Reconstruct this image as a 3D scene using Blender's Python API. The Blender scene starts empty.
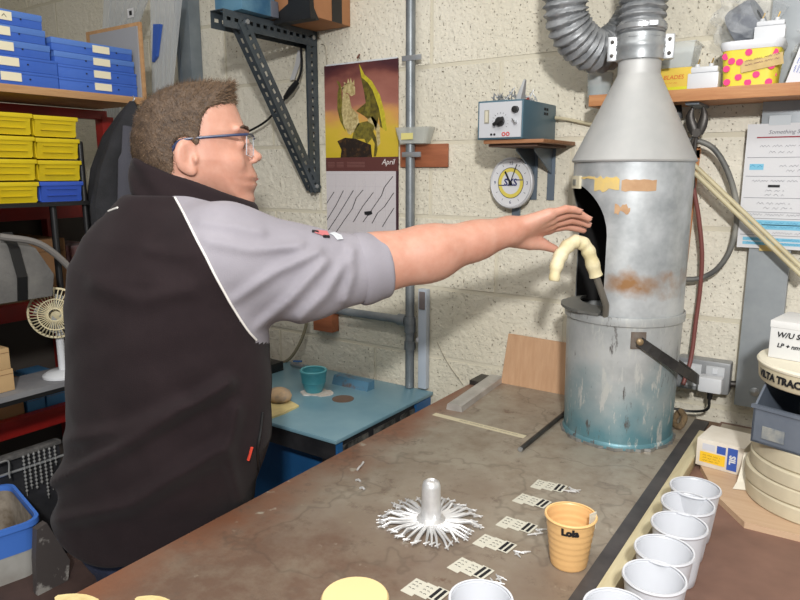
import bpy, bmesh, math, random
import numpy as np
from mathutils import Vector, Matrix
random.seed(7); rng = np.random.default_rng(7)
scene = bpy.context.scene
COL = scene.collection
PI = math.pi
# ------------------------------------------------------------------ camera
F = 672.0
_vy = np.array([468., -128., F]); _vy /= np.linalg.norm(_vy)
_vx = -np.array([-1000., -128., F]); _vx /= np.linalg.norm(_vx)
_vx -= (_vx @ _vy) * _vy; _vx /= np.linalg.norm(_vx)
_vz = np.cross(_vx, _vy); _vz = _vz if _vz[1] < 0 else -_vz
RM = np.array([_vx, _vy, _vz])              # camera (right, down, forward) -> world
CAM = np.array([0., 0., 1.55])
cd = bpy.data.cameras.new('camera'); cam = bpy.data.objects.new('camera', cd); COL.objects.link(cam)
cd.sensor_width = 36; cd.lens = 36 * F / 800; cd.clip_start = .02
_m = Matrix(((RM[0, 0], -RM[0, 1], -RM[0, 2], 0), (RM[1, 0], -RM[1, 1], -RM[1, 2], 0), (RM[2, 0], -RM[2, 1], -RM[2, 2], 1.55), (0, 0, 0, 1)))
cam.matrix_world = _m
scene.camera = cam
# ------------------------------------------------------------------ world, lamps, exposure
wd = bpy.data.worlds.new('workshop_air'); scene.world = wd; wd.use_nodes = True
wd.node_tree.nodes['Background'].inputs[0].default_value = (.93, .97, 1.0, 1)
wd.node_tree.nodes['Background'].inputs[1].default_value = .37
def lamp(name, loc, target, size, power, col=(1, 1, 1), sizey=None):
    l = bpy.data.lights.new(name, 'AREA'); l.energy = power; l.color = col; l.size = size
    if sizey: l.shape = 'RECTANGLE'; l.size_y = sizey
    o = bpy.data.objects.new(name, l); COL.objects.link(o); o.location = loc
    o.rotation_euler = (Vector(target) - Vector(loc)).to_track_quat('-Z', 'Y').to_euler()
    return o
lamp('flash_lamp', (.34, -.5, 2.2), (-.75, 1.5, 1.25), .11, 48, (1, .99, .975))
lamp('ceiling_fill', (-.9, .6, 2.68), (-.9, .6, 0), 1.5, 13, (1, .985, .96), .25)  # added overhead fill light, no such fixture in view
lamp('ceiling_fill_front', (.6, -.9, 2.68), (.6, -.9, 0), 1.5, 18, (1, .985, .96), .25)  # second added fill light, overhead behind the camera
vs = scene.view_settings
vs.view_transform = 'Standard'; vs.look = 'None'; vs.gamma = 1; vs.use_curve_mapping = False
vs.exposure = 0.0
# ------------------------------------------------------------------ pixel helpers: a ray of the photograph cut with a real plane
def ray(px, py): return RM @ np.array([(px - 400) / F, (py - 300) / F, 1.0])
def ZP(px, py, z): r = ray(px, py); return Vector(CAM + r * (z - CAM[2]) / r[2])
def YP(px, py, y): r = ray(px, py); return Vector(CAM + r * y / r[1])
def XP(px, py, x): r = ray(px, py); return Vector(CAM + r * x / r[0])
def DP(px, py, d): return Vector(CAM + ray(px, py) * d)
WY = 1.879; BZ = 0.9
# ------------------------------------------------------------------ materials
def lin(c):
    out = []
    for v in c:
        v = v / 255.
        out.append(v / 12.92 if v <= .04045 else ((v + .055) / 1.055) ** 2.4)
    return (*out, 1)
MATS = {}
def mk(name, c, rough=.6, metal=0., c2=None, scale=8., lo=.35, hi=.65, bump=0., bscale=60., stretch=None, sss=0., alpha=1., trans=0., detail=4., bdist=.004, coat=0.):
    if name in MATS: return MATS[name]
    m = bpy.data.materials.new(name); m.use_nodes = True; nt = m.node_tree; b = nt.nodes['Principled BSDF']
    b.inputs['Base Color'].default_value = lin(c); b.inputs['Roughness'].default_value = rough; b.inputs['Metallic'].default_value = metal
    if sss: b.inputs['Subsurface Weight'].default_value = sss; b.inputs['Subsurface Radius'].default_value = (.012, .005, .003); b.inputs['Subsurface Scale'].default_value = 1.
    if alpha < 1: b.inputs['Alpha'].default_value = alpha
    if trans: b.inputs['Transmission Weight'].default_value = trans; b.inputs['IOR'].default_value = 1.25
    if coat: b.inputs['Coat Weight'].default_value = coat
    N = nt.nodes.new; L = nt.links.new
    if c2 is not None or bump:
        tc = N('ShaderNodeTexCoord'); mp = N('ShaderNodeMapping'); L(tc.outputs['Object'], mp.inputs[0])
        if stretch: mp.inputs['Scale'].default_value = stretch
    if c2 is not None:
        nz = N('ShaderNodeTexNoise'); nz.inputs['Scale'].default_value = scale; nz.inputs['Detail'].default_value = detail; nz.inputs['Roughness'].default_value = .62
        L(mp.outputs[0], nz.inputs['Vector'])
        rp = N('ShaderNodeValToRGB'); rp.color_ramp.elements[0].position = lo; rp.color_ramp.elements[1].position = hi
        rp.color_ramp.elements[0].color = lin(c); rp.color_ramp.elements[1].color = lin(c2)
        L(nz.outputs[0], rp.inputs[0]); L(rp.outputs[0], b.inputs['Base Color'])
    if bump:
        n2 = N('ShaderNodeTexNoise'); n2.inputs['Scale'].default_value = bscale; n2.inputs['Detail'].default_value = 5
        L(mp.outputs[0], n2.inputs['Vector'])
        bp = N('ShaderNodeBump'); bp.inputs['Strength'].default_value = bump; bp.inputs['Distance'].default_value = bdist
        L(n2.outputs[0], bp.inputs['Height']); L(bp.outputs[0], b.inputs['Normal'])
    MATS[name] = m
    return m
def wood(name, c, c2, axis=0, rough=.6):
    s = [9., 9., 9.]; s[axis] = .9
    return mk(name, c, rough, 0, c2, scale=9, lo=.3, hi=.72, bump=.25, bscale=30, stretch=tuple(s), detail=6, bdist=.002)
# ------------------------------------------------------------------ mesh builder
class MB:
    def __init__(s): s.v = []; s.f = []; s.sm = []
    def add(s, vs_, fs_, smooth=False):
        o = len(s.v); s.v += [tuple(v) for v in vs_]; s.f += [tuple(i + o for i in f) for f in fs_]; s.sm += [smooth] * len(fs_); return s
    def box(s, a, b, bevel=0.):
        a = Vector(a); b = Vector(b); lo = Vector(map(min, a, b)); hi = Vector(map(max, a, b))
        return s.obox((lo + hi) / 2, hi - lo, Matrix.Identity(3), bevel)
    def obox(s, c, size, R=None, bevel=0.):
        R = R or Matrix.Identity(3); c = Vector(c); sx, sy, sz = [t / 2 for t in size]
        if bevel <= 0:
            pts = [(x, y, z) for x in (-sx, sx) for y in (-sy, sy) for z in (-sz, sz)]
            s.add([c + R @ Vector(p) for p in pts], [(0, 1, 3, 2), (4, 6, 7, 5), (0, 4, 5, 1), (2, 3, 7, 6), (0, 2, 6, 4), (1, 5, 7, 3)])
        else:
            bm = bmesh.new(); bmesh.ops.create_cube(bm, size=1.)
            for v in bm.verts: v.co = Vector((v.co.x * sx * 2, v.co.y * sy * 2, v.co.z * sz * 2))
            bmesh.ops.bevel(bm, geom=bm.edges[:], offset=bevel, segments=2, affect='EDGES', profile=.6)
            bm.verts.index_update()
            s.add([c + R @ v.co for v in bm.verts], [[v.index for v in f.verts] for f in bm.faces], True); bm.free()
        return s
    def prism(s, poly, ext, mat=None):
        # poly: list of Vectors in order, ext: extrusion Vector
        n = len(poly); ext = Vector(ext); P = [Vector(p) for p in poly]
        nrm = Vector((0, 0, 0))
        for i in range(n): nrm += (P[i] - P[0]).cross(P[(i + 1) % n] - P[0])
        if nrm.dot(ext) > 0: P = P[::-1]
        s.add(P + [p + ext for p in P], [tuple(range(n)), tuple(range(2 * n - 1, n - 1, -1))] + [(i, i + n, (i + 1) % n + n, (i + 1) % n) for i in range(n)])
        return s
    def lathe(s, prof, segs=32, c=(0, 0, 0), axis=(0, 0, 1), smooth=True, a0=0., a1=2 * PI):
        ax = Vector(axis).normalized(); q = Vector((0, 0, 1)).rotation_difference(ax).to_matrix(); c = Vector(c)
        full = abs(a1 - a0 - 2 * PI) < 1e-6; ns = segs if full else segs + 1; vv = []
        for i in range(ns):
            t = a0 + (a1 - a0) * i / segs
            for r, z in prof: vv.append(c + q @ Vector((r * math.cos(t), r * math.sin(t), z)))
        k = len(prof); ff = []
        for i in range(segs):
            j = (i + 1) % ns
            for p in range(k - 1):
                if prof[p][0] < 1e-7 and prof[p + 1][0] < 1e-7: continue
                ff.append((i * k + p, j * k + p, j * k + p + 1, i * k + p + 1))
        return s.add(vv, ff, smooth)
    def tube(s, pts, r, segs=10, cap=True, smooth=True, flat=None, up=None):
        P = [Vector(p) for p in pts]; n = len(P); rs = r if hasattr(r, '__len__') else [r] * n
        T = []
        for i in range(n): T.append((P[min(i + 1, n - 1)] - P[max(i - 1, 0)]).normalized())
        u = Vector(up) if up else (Vector((0, 0, 1)) if abs(T[0].z) < .9 else Vector((1, 0, 0)))
        u = (u - T[0] * u.dot(T[0])).normalized(); vv = []
        for i in range(n):
            u = (u - T[i] * u.dot(T[i])); u = u.normalized() if u.length > 1e-6 else T[i].orthogonal().normalized()
            w = T[i].cross(u)
            for k in range(segs):
                a = 2 * PI * k / segs; fl = flat or 1.
                vv.append(P[i] + (u * math.cos(a) * fl + w * math.sin(a)) * rs[i])
        ff = [(i * segs + k, i * segs + (k + 1) % segs, (i + 1) * segs + (k + 1) % segs, (i + 1) * segs + k) for i in range(n - 1) for k in range(segs)]
        if cap: ff += [tuple(range(segs))[::-1], tuple((n - 1) * segs + k for k in range(segs))]
        return s.add(vv, ff, smooth)
    def strip(s, pts, width, thick):      # flat ribbon, width is a Vector, thick a Vector
        P = [Vector(p) for p in pts]; w = Vector(width) / 2; t = Vector(thick); vv = []
        for p in P: vv += [p - w, p + w, p + w + t, p - w + t]
        ff = []
        for i in range(len(P) - 1):
            for k in range(4): ff.append((i * 4 + k, i * 4 + (k + 1) % 4, i * 4 + 4 + (k + 1) % 4, i * 4 + 4 + k))
        n = len(P) * 4 - 4; ff += [(3, 2, 1, 0), (n, n + 1, n + 2, n + 3)]
        return s.add(vv, ff)
    def build(s, name, m, parent=None, world=False):
        me = bpy.data.meshes.new(name); V = s.v
        if world and parent is not None:
            root = parent
            while root.parent: root = root.parent
            inv = root_matrix(root).inverted(); V = [tuple(inv @ Vector(v)) for v in V]
        me.from_pydata(V, [], s.f); me.update()
        bm = bmesh.new(); bm.from_mesh(me); bmesh.ops.recalc_face_normals(bm, faces=bm.faces[:]); bm.to_mesh(me); bm.free()
        me.polygons.foreach_set('use_smooth', s.sm)
        if any(s.sm) and not all(s.sm) or any(s.sm): me.set_sharp_from_angle(angle=math.radians(42))
        for mm in (m if isinstance(m, (list, tuple)) else [m]): me.materials.append(mm)
        o = bpy.data.objects.new(name, me); COL.objects.link(o)
        if parent is not None: o.parent = parent
        return o
def root_matrix(r): return Matrix.LocRotScale(r.location, r.rotation_euler, None)
def tag(o, label, cat, group=None):
    o['label'] = label; o['category'] = cat
    if group: o['group'] = group
    return o
def thing(name, label, cat, loc=(0, 0, 0), rz=0., group=None, rot=None):
    o = bpy.data.objects.new(name, None); COL.objects.link(o); o.location = loc; o.empty_display_size = .05
    o.rotation_euler = rot if rot else (0, 0, rz)
    return tag(o, label, cat, group)
def struct(o): o['kind'] = 'structure'; return o
def recentre(o):                       # put a one-mesh thing's origin at its own base
    me = o.data; n = len(me.vertices); co = np.empty(n * 3); me.vertices.foreach_get('co', co); co = co.reshape(-1, 3)
    b = np.array([(co[:, 0].min() + co[:, 0].max()) / 2, (co[:, 1].min() + co[:, 1].max()) / 2, co[:, 2].min()])
    me.vertices.foreach_set('co', (co - b).ravel()); me.update(); o.location = Vector(b); return o
def solo(mb, name, m, label, cat, group=None): return tag(recentre(mb.build(name, m)), label, cat, group)
def text(body, size, m, name, parent, org, right, up, depth=.0004, shear=0., bold=0., align='CENTER', world=True):
    cu = bpy.data.curves.new('t', 'FONT'); cu.body = body; cu.size = size; cu.extrude = depth; cu.shear = shear; cu.offset = bold
    cu.align_x = align; cu.align_y = 'CENTER'; cu.resolution_u = 2
    to = bpy.data.objects.new('t', cu); COL.objects.link(to)
    dg = bpy.context.evaluated_depsgraph_get(); me = bpy.data.meshes.new_from_object(to.evaluated_get(dg))
    bpy.data.objects.remove(to); bpy.data.curves.remove(cu)
    r = Vector(right).normalized(); u = Vector(up).normalized(); n = r.cross(u); org = Vector(org)
    M = Matrix(((r.x, u.x, n.x, org.x), (r.y, u.y, n.y, org.y), (r.z, u.z, n.z, org.z), (0, 0, 0, 1)))
    root = parent
    if root is not None and world:
        while root.parent: root = root.parent
        M = root_matrix(root).inverted() @ M
    me.transform(M); me.name = name; me.materials.clear(); me.materials.append(m)
    o = bpy.data.objects.new(name, me); COL.objects.link(o)
    if parent is not None: o.parent = parent
    return o
def scribble(mb, org, right, up, length, h, n=None, lw=.0012, th=.0004, seed=0):
    # a line of illegible handwriting as a thin raised ink ribbon
    r = random.Random(seed); R = Vector(right).normalized(); U = Vector(up).normalized(); N = R.cross(U); org = Vector(org)
    x = 0
    while x < length:
        w = min(r.uniform(.1, .22) * length + h, length - x); k = max(3, int(w / h * 2.2)); pts = []
        for i in range(k): pts.append(org + R * (x + w * i / (k - 1)) + U * (h * (r.uniform(.2, .5) if i % 2 else r.uniform(-.5, -.1))) + N * th * .4)
        mb.strip(pts, U * lw, N * th); x += w + h * .9
    return mb
def copy_tree(o, parent=None):
    c = o.copy(); COL.objects.link(c); c.parent = parent
    for ch in list(o.children): copy_tree(ch, c)
    return c
def rotz(a): return Matrix.Rotation(a, 3, 'Z')
def bez(pts, n=8):                     # Catmull-Rom through points
    P = [Vector(p) for p in pts]; P = [P[0] * 2 - P[1]] + P + [P[-1] * 2 - P[-2]]; out = []
    for i in range(1, len(P) - 2):
        for k in range(n):
            t = k / n; a, b, c, d = P[i - 1:i + 3]
            out.append(.5 * ((2 * b) + (c - a) * t + (2 * a - 5 * b + 4 * c - d) * t * t + (3 * b - a - 3 * c + d) * t ** 3))
    out.append(P[-2]); return out
X, Y, Z = Vector((1, 0, 0)), Vector((0, 1, 0)), Vector((0, 0, 1))

# ------------------------------------------------------------------ shared materials
M_black = mk('black_plastic', (22, 22, 23), .45)
M_ink = mk('ink_black', (20, 20, 24), .7)
M_white = mk('white_plastic', (208, 210, 213), .4)
M_galv = mk('galvanised_steel', (150, 154, 156), .42, .55, (186, 189, 190), scale=14, bump=.05, bscale=40)
M_greypaint = mk('grey_painted_steel', (112, 122, 130), .45, .25, (134, 143, 150), scale=6)
M_darkmetal = mk('dark_steel', (58, 56, 55), .45, .6, (84, 80, 76), scale=20)
M_shelfwood = wood('shelf_timber', (190, 138, 92), (160, 104, 64), 0)
M_ply = wood('plywood', (188, 150, 112), (170, 128, 90), 1)
M_kraft = mk('cardboard', (168, 124, 82), .85, 0, (150, 108, 70), scale=5)
M_red = mk('red_rack_paint', (158, 30, 24), .5, 0, (130, 26, 22), scale=9)
M_paper = mk('white_paper', (222, 222, 224), .85)
M_brick = wood('stained_wood', (166, 100, 66), (136, 78, 50), 0)
# ================================================================== SETTING
def wall_material(name, base, light):
    m = bpy.data.materials.new(name); m.use_nodes = True; nt = m.node_tree; b = nt.nodes['Principled BSDF']; N = nt.nodes.new; L = nt.links.new
    b.inputs['Roughness'].default_value = .82; b.inputs['Specular IOR Level'].default_value = .25
    ge = N('ShaderNodeNewGeometry'); pos = ge.outputs['Position']
    n1 = N('ShaderNodeTexNoise'); n1.inputs['Scale'].default_value = 1.7; n1.inputs['Detail'].default_value = 5; L(pos, n1.inputs['Vector'])
    r1 = N('ShaderNodeValToRGB'); r1.color_ramp.elements[0].color = lin(base); r1.color_ramp.elements[1].color = lin(light)
    r1.color_ramp.elements[0].position = .3; r1.color_ramp.elements[1].position = .68; L(n1.outputs[0], r1.inputs[0])
    oi = N('ShaderNodeObjectInfo'); mr = N('ShaderNodeMapRange'); mr.inputs[3].default_value = .95; mr.inputs[4].default_value = 1.04; L(oi.outputs['Random'], mr.inputs[0])
    hv = N('ShaderNodeHueSaturation'); L(r1.outputs[0], hv.inputs['Color']); L(mr.outputs[0], hv.inputs['Value'])
    # pits in the paint
    vo = N('ShaderNodeTexNoise'); vo.inputs['Scale'].default_value = 150; vo.inputs['Detail'].default_value = 3; L(pos, vo.inputs['Vector'])
    vr = N('ShaderNodeValToRGB'); vr.color_ramp.elements[0].position = .29; vr.color_ramp.elements[1].position = .36; L(vo.outputs[0], vr.inputs[0])
    mx = N('ShaderNodeMix'); mx.data_type = 'RGBA'; mx.inputs[6].default_value = lin((140, 126, 104)); L(vr.outputs[0], mx.inputs[0]); L(hv.outputs[0], mx.inputs[7])
    L(mx.outputs[2], b.inputs['Base Color'])
    n2 = N('ShaderNodeTexNoise'); n2.inputs['Scale'].default_value = 42; n2.inputs['Detail'].default_value = 6; n2.inputs['Roughness'].default_value = .65; L(pos, n2.inputs['Vector'])
    ad = N('ShaderNodeMath'); ad.operation = 'MULTIPLY_ADD'; ad.inputs[1].default_value = .5; L(vr.outputs[0], ad.inputs[0]); L(n2.outputs[0], ad.inputs[2])
    bp = N('ShaderNodeBump'); bp.inputs['Strength'].default_value = .85; bp.inputs['Distance'].default_value = .010; L(ad.outputs[0], bp.inputs['Height']); L(bp.outputs[0], b.inputs['Normal'])
    return m
M_wall = wall_material('cream_block_paint', (214, 207, 187), (229, 223, 207))
M_joint = mk('painted_joint', (208, 201, 181), .9, bump=.3, bscale=80)
# back wall: joints in the structure plane, blocks proud of it
wb = struct(MB().box((-4.3, WY + .002, 0), (.75, WY + .22, 2.75)).build('wall_back', M_joint))
bl, bh, jt = .47, .2345, .0065
bm = bmesh.new(); bmesh.ops.create_cube(bm, size=1.)
for v in bm.verts: v.co = Vector((v.co.x * (bl - jt), v.co.y * .03, v.co.z * (bh - jt)))
bmesh.ops.bevel(bm, geom=[e for e in bm.edges if e.verts[0].co.y < 0 and e.verts[1].co.y < 0], offset=.003, segments=2, affect='EDGES')
bme = bpy.data.meshes.new('block'); bm.to_mesh(bme); bm.free(); bme.materials.append(M_wall); bme.polygons.foreach_set('use_smooth', [True] * len(bme.polygons)); bme.set_sharp_from_angle(angle=.9)
for row in range(-4, 8):
    z0 = .938 + row * bh
    off = -.922 if row % 2 else -1.165
    for k in range(-7, 5):
        x = off + k * bl + bl / 2
        if x < -4.2 or x > .7: continue
        o = bpy.data.objects.new('block', bme); COL.objects.link(o); o.location = (x, WY + .015 + random.uniform(-.0008, .0008), z0 + bh / 2); o.parent = wb
struct(MB().box((-4.5, -2.5, 0), (-4.3, WY + .22, 2.75)).build('wall_left', mk('cream_wall_plain', (214, 203, 176), .85, bump=.3)))
struct(MB().box((-4.5, -2.5, -.1), (2.5, WY + .3, 0)).build('floor', mk('concrete_floor', (84, 78, 74), .7, 0, (62, 58, 56), scale=3, bump=.2)))
struct(MB().box((-4.5, -2.5, 2.75), (2.5, WY + .3, 2.85)).build('ceiling', mk('white_ceiling', (235, 233, 226), .9)))

# ================================================================== MAIN BENCH
def bench_material():
    m = bpy.data.materials.new('worn_steel_bench_top'); m.use_nodes = True; nt = m.node_tree; b = nt.nodes['Principled BSDF']; N = nt.nodes.new; L = nt.links.new
    ge = N('ShaderNodeNewGeometry'); pos = ge.outputs['Position']; sx = N('ShaderNodeSeparateXYZ'); L(pos, sx.inputs[0])
    def noise(s, d=5, r=.6):
        n = N('ShaderNodeTexNoise'); n.inputs['Scale'].default_value = s; n.inputs['Detail'].default_value = d; n.inputs['Roughness'].default_value = r; L(pos, n.inputs['Vector']); return n.outputs[0]
    def ramp(i, a, b_):
        r = N('ShaderNodeValToRGB'); r.color_ramp.elements[0].position = a; r.color_ramp.elements[1].position = b_; L(i, r.inputs[0]); return r.outputs[0]
    def mix(f, a, c):
        x = N('ShaderNodeMix'); x.data_type = 'RGBA'
        (L(f, x.inputs[0]))
        for s, v in ((6, a), (7, c)):
            if isinstance(v, tuple): x.inputs[s].default_value = v
            else: L(v, x.inputs[s])
        return x.outputs[2]
    def mad(i, k, c):
        n = N('ShaderNodeMath'); n.operation = 'MULTIPLY_ADD'; n.inputs[1].default_value = k
        L(i, n.inputs[0])
        if isinstance(c, (int, float)): n.inputs[2].default_value = c
        else: L(c, n.inputs[2])
        return n.outputs[0]
    # the front half of the sheet is browner, the far half greyer
    fy = mad(sx.outputs['Y'], -1.25, mad(noise(3.2, 6), 1.5, .98))
    base = mix(ramp(fy, .2, .75), lin((158, 149, 134)), lin((112, 90, 76)))
    base = mix(ramp(noise(14, 7, .7), .42, .72), base, lin((134, 120, 104)))
    fx = mad(sx.outputs['X'], -5.2, mad(noise(5.5, 5), 1.5, -5.0))       # rust along the worn left edge
    base = mix(ramp(fx, .1, .75), base, lin((132, 90, 68)))
    base = mix(ramp(noise(7, 8, .75), .63, .72), base, lin((92, 58, 46)))
    base = mix(ramp(noise(26, 3, .5), .70, .76), base, lin((168, 158, 142)))
    nb_ = noise(2.1, 5, .58); ab = N('ShaderNodeMath'); ab.operation = 'ABSOLUTE'; L(mad(nb_, 1., -.5), ab.inputs[0]); line = N('ShaderNodeValToRGB'); line.color_ramp.elements[0].position = .001; line.color_ramp.elements[1].position = .009; line.color_ramp.elements[0].color = (.62, .62, .62, 1); line.color_ramp.elements[1].color = (1, 1, 1, 1); L(ab.outputs[0], line.inputs[0])
    base = mix(line.outputs[0], lin((84, 72, 62)), base)      # wandering dark stain lines
    base = mix(ramp(noise(18, 8, .8), .56, .70), base, lin((104, 88, 76)))
    L(base, b.inputs['Base Color'])
    b.inputs['Metallic'].default_value = .15
    rr = N('ShaderNodeMapRange'); rr.inputs[3].default_value = .3; rr.inputs[4].default_value = .6; L(noise(9, 6, .7), rr.inputs[0]); L(rr.outputs[0], b.inputs['Roughness'])
    bp = N('ShaderNodeBump'); bp.inputs['Strength'].default_value = .2; bp.inputs['Distance'].default_value = .002; L(noise(40, 5), bp.inputs['Height']); L(bp.outputs[0], b.inputs['Normal'])
    return m
M_bench = bench_material()
bx0, bx1 = -.957, -.274
t = thing('casting_bench', 'long workbench with worn rusty steel top running to the block wall', 'workbench', (-.3, 1.1, 0))
MB().box((bx0, .28, BZ - .004), (-.312, WY - .004, BZ), ).build('steel_sheet', M_bench, t, True)
MB().box((bx0 + .004, .285, BZ - .045), (.62, WY - .004, BZ - .0045)).build('bench_board', wood('bench_timber', (120, 92, 70), (96, 72, 54), 1), t, True)
MB().box((-.312, .28, BZ - .004), (-.276, WY - .03, BZ + .003), .001).build('edge_strip', mk('black_rubber_strip', (54, 52, 54), .55, 0, (78, 74, 74), scale=12), t, True)
b_ = MB(); b_.box((-.276, .28, BZ - .004), (-.252, WY - .17, BZ + .026), .002)
b_.build('batten', wood('pale_batten', (206, 196, 162), (186, 172, 136), 1), t, True)
MB().box((-.252, .28, BZ - .0045), (.62, WY - .004, BZ), ).build('side_board', mk('red_brown_board', (132, 100, 86), .6, 0, (112, 84, 72), scale=6, bump=.1), t, True)
for (x, y) in ((bx0 + .06, .36), (.54, .36), (bx0 + .06, 1.78), (.54, 1.78)):
    MB().box((x - .035, y - .035, 0), (x + .035, y + .035, BZ - .046), .004).build('leg', mk('bench_leg_timber', (96, 76, 60), .7), t, True)
MB().box((bx0 + .05, .4, BZ - .12), (bx0 + .075, 1.75, BZ - .046)).build('side_rail', MATS['bench_leg_timber'], t, True)
MB().box((bx0 + .1, .33, BZ - .12), (.5, .355, BZ - .046)).build('front_rail', MATS['bench_leg_timber'], t, True)

# ================================================================== BLUE TABLE
M_blue = mk('blue_table_paint', (124, 158, 170), .33, .05, (104, 142, 158), scale=3.5, bump=.05, bscale=30)
M_bluebody = mk('blue_body_paint', (36, 92, 142), .4, 0, (30, 80, 126), scale=5)
TZ = .82; tx1, ty0, tx0 = -1.135, 1.345, -1.8
t = thing('steel_cabinet_table', 'low blue steel table with an overhanging lid top beside the wall', 'table', ((tx0 + tx1) / 2, 1.6, 0))
MB().box((tx0, ty0, TZ - .012), (tx1, WY - .02, TZ), .003).build('table_top', M_blue, t, True)
MB().box((tx0 + .015, ty0 + .012, TZ - .07), (tx1 - .012, WY - .03, TZ - .013)).build('gap_filler', mk('gap_shade_black', (26, 27, 30), .5, 0, (44, 44, 46), scale=16), t, True)  # filler block coloured black as the shade in the gap under the top
MB().box((tx0 + .03, ty0 + .09, .12), (tx1 - .06, WY - .05, TZ - .07)).build('cabinet_body', M_bluebody, t, True)
for (x, y) in ((tx1 - .04, ty0 + .035), (tx0 + .05, ty0 + .035), (tx1 - .04, WY - .07), (tx0 + .05, WY - .07)):
    MB().box((x - .022, y - .022, 0), (x + .022, y + .022, TZ - .07)).build('leg', M_black, t, True)
MB().box((tx1 - .011, ty0 + .012, TZ - .062), (tx1 - .004, ty0 + .034, TZ - .016)).build('corner_plate', M_bluebody, t, True)
MB().box((tx1 - .02, WY - .12, TZ - .06), (tx1 - .004, WY - .03, TZ - .016)).build('end_plate', M_bluebody, t, True)
p = YP(335, 378, 1.8); q = ZP(334, 383, TZ); q2 = ZP(378, 387, TZ)
h = MB(); h.prism([q + Vector((0, -.012, 0)), q + Vector((0, 0, .03)), q + Vector((0, .03, .03)), q + Vector((0, .03, 0))], Vector((q2.x - q.x, 0, 0)))
h.build('hinge_cover', mk('blue_chipped_hinge', (82, 122, 146), .45, 0, (106, 84, 72), scale=16, lo=.5, hi=.62), t, True)
MB().lathe([(0, 0), (.036, 0), (.036, .0012), (0, .0012)], 26, ZP(343, 399, TZ)).build('rust_spot', mk('rust_brown_spot', (112, 92, 80), .9, 0, (98, 78, 64), scale=14), t, True)
for (a, b2) in ((.02, .16), (.19, .3), (.33, .44)):
    MB().box((tx1 - .0115, ty0 + a, TZ - .055), (tx1 - .0085, ty0 + b2, TZ - .03)).build('edge_scrap', mk('foil_scrap', (120, 118, 112), .5, .3, (40, 40, 40), scale=30), t, True)
# cup on the table
c = ZP(314, 392, TZ)
t = thing('turquoise_pot', 'small turquoise pot standing on the blue table', 'pot', (c.x, c.y, TZ + .0035))
MB().lathe([(0, 0), (.028, 0), (.031, .006), (.039, .03), (.041, .035), (.040, .037), (.0435, .062), (.045, .071), (.042, .073), (.038, .064), (.034, .032), (.0, .022)], 36).build('body', mk('turquoise_glaze', (66, 150, 165), .35, 0, (84, 164, 176), scale=14), t)
MB().lathe([(.045, .070), (.0462, .074), (.043, .077), (.038, .075), (.039, .068)], 36).build('rim', mk('turquoise_rim', (98, 178, 188), .35), t)
M_plaster = mk('white_plaster_smear', (218, 212, 204), .8, 0, (190, 176, 164), scale=30, bump=.5, bscale=120)
s = MB(); vv = []; n = 40
for i in range(n):
    a = 2 * PI * i / n; r = .043 + .004 * math.sin(3 * a + 1) + .003 * math.sin(7 * a)
    if -.6 < ((a + PI) % (2 * PI)) - PI < .9: r += .022 * math.cos(1.2 * (((a + PI) % (2 * PI)) - PI - .15))
    vv.append(Vector((c.x + r * math.cos(a), c.y + r * math.sin(a), TZ)))
s.prism(vv, (0, 0, .0034)); solo(s, 'plaster_smear', M_plaster, 'white plaster smear ring around the turquoise pot on blue table', 'plaster')
# dabber bag on yellow cloth
c = ZP(282, 406, TZ)
s = MB(); poly = [ZP(252, 410, TZ), ZP(266, 421, TZ), ZP(285, 414, TZ), ZP(299, 407, TZ), ZP(286, 400, TZ), ZP(262, 400, TZ)]
s.prism(poly, (0, 0, .006)); solo(s, 'folded_cloth', mk('yellow_cloth', (220, 202, 140), .9, 0, (198, 180, 128), scale=20), 'small yellow cloth lying on the blue table under the dabber', 'cloth')
s = MB(); prof = [(.0, 0), (.020, .001), (.030, .010), (.033, .022), (.028, .036), (.016, .045), (0, .048)]
s.lathe(prof, 28)
s.v = [(x * 1.25, y * .95, z + .004 * math.sin(9 * math.atan2(y, x)) * (.03 - abs(z - .02)) * 8) for x, y, z in s.v]
o = s.build('dabber_bag', mk('beige_grey_cloth_bag', (202, 172, 136), .9, 0, (120, 116, 118), scale=16, lo=.45, hi=.72, bump=.3))
o.location = (c.x - .022, c.y + .012, TZ + .0065); o.rotation_euler = (0, 0, .4)
tag(o, 'rounded beige and grey dabber bag on the yellow cloth', 'dabber')

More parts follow.
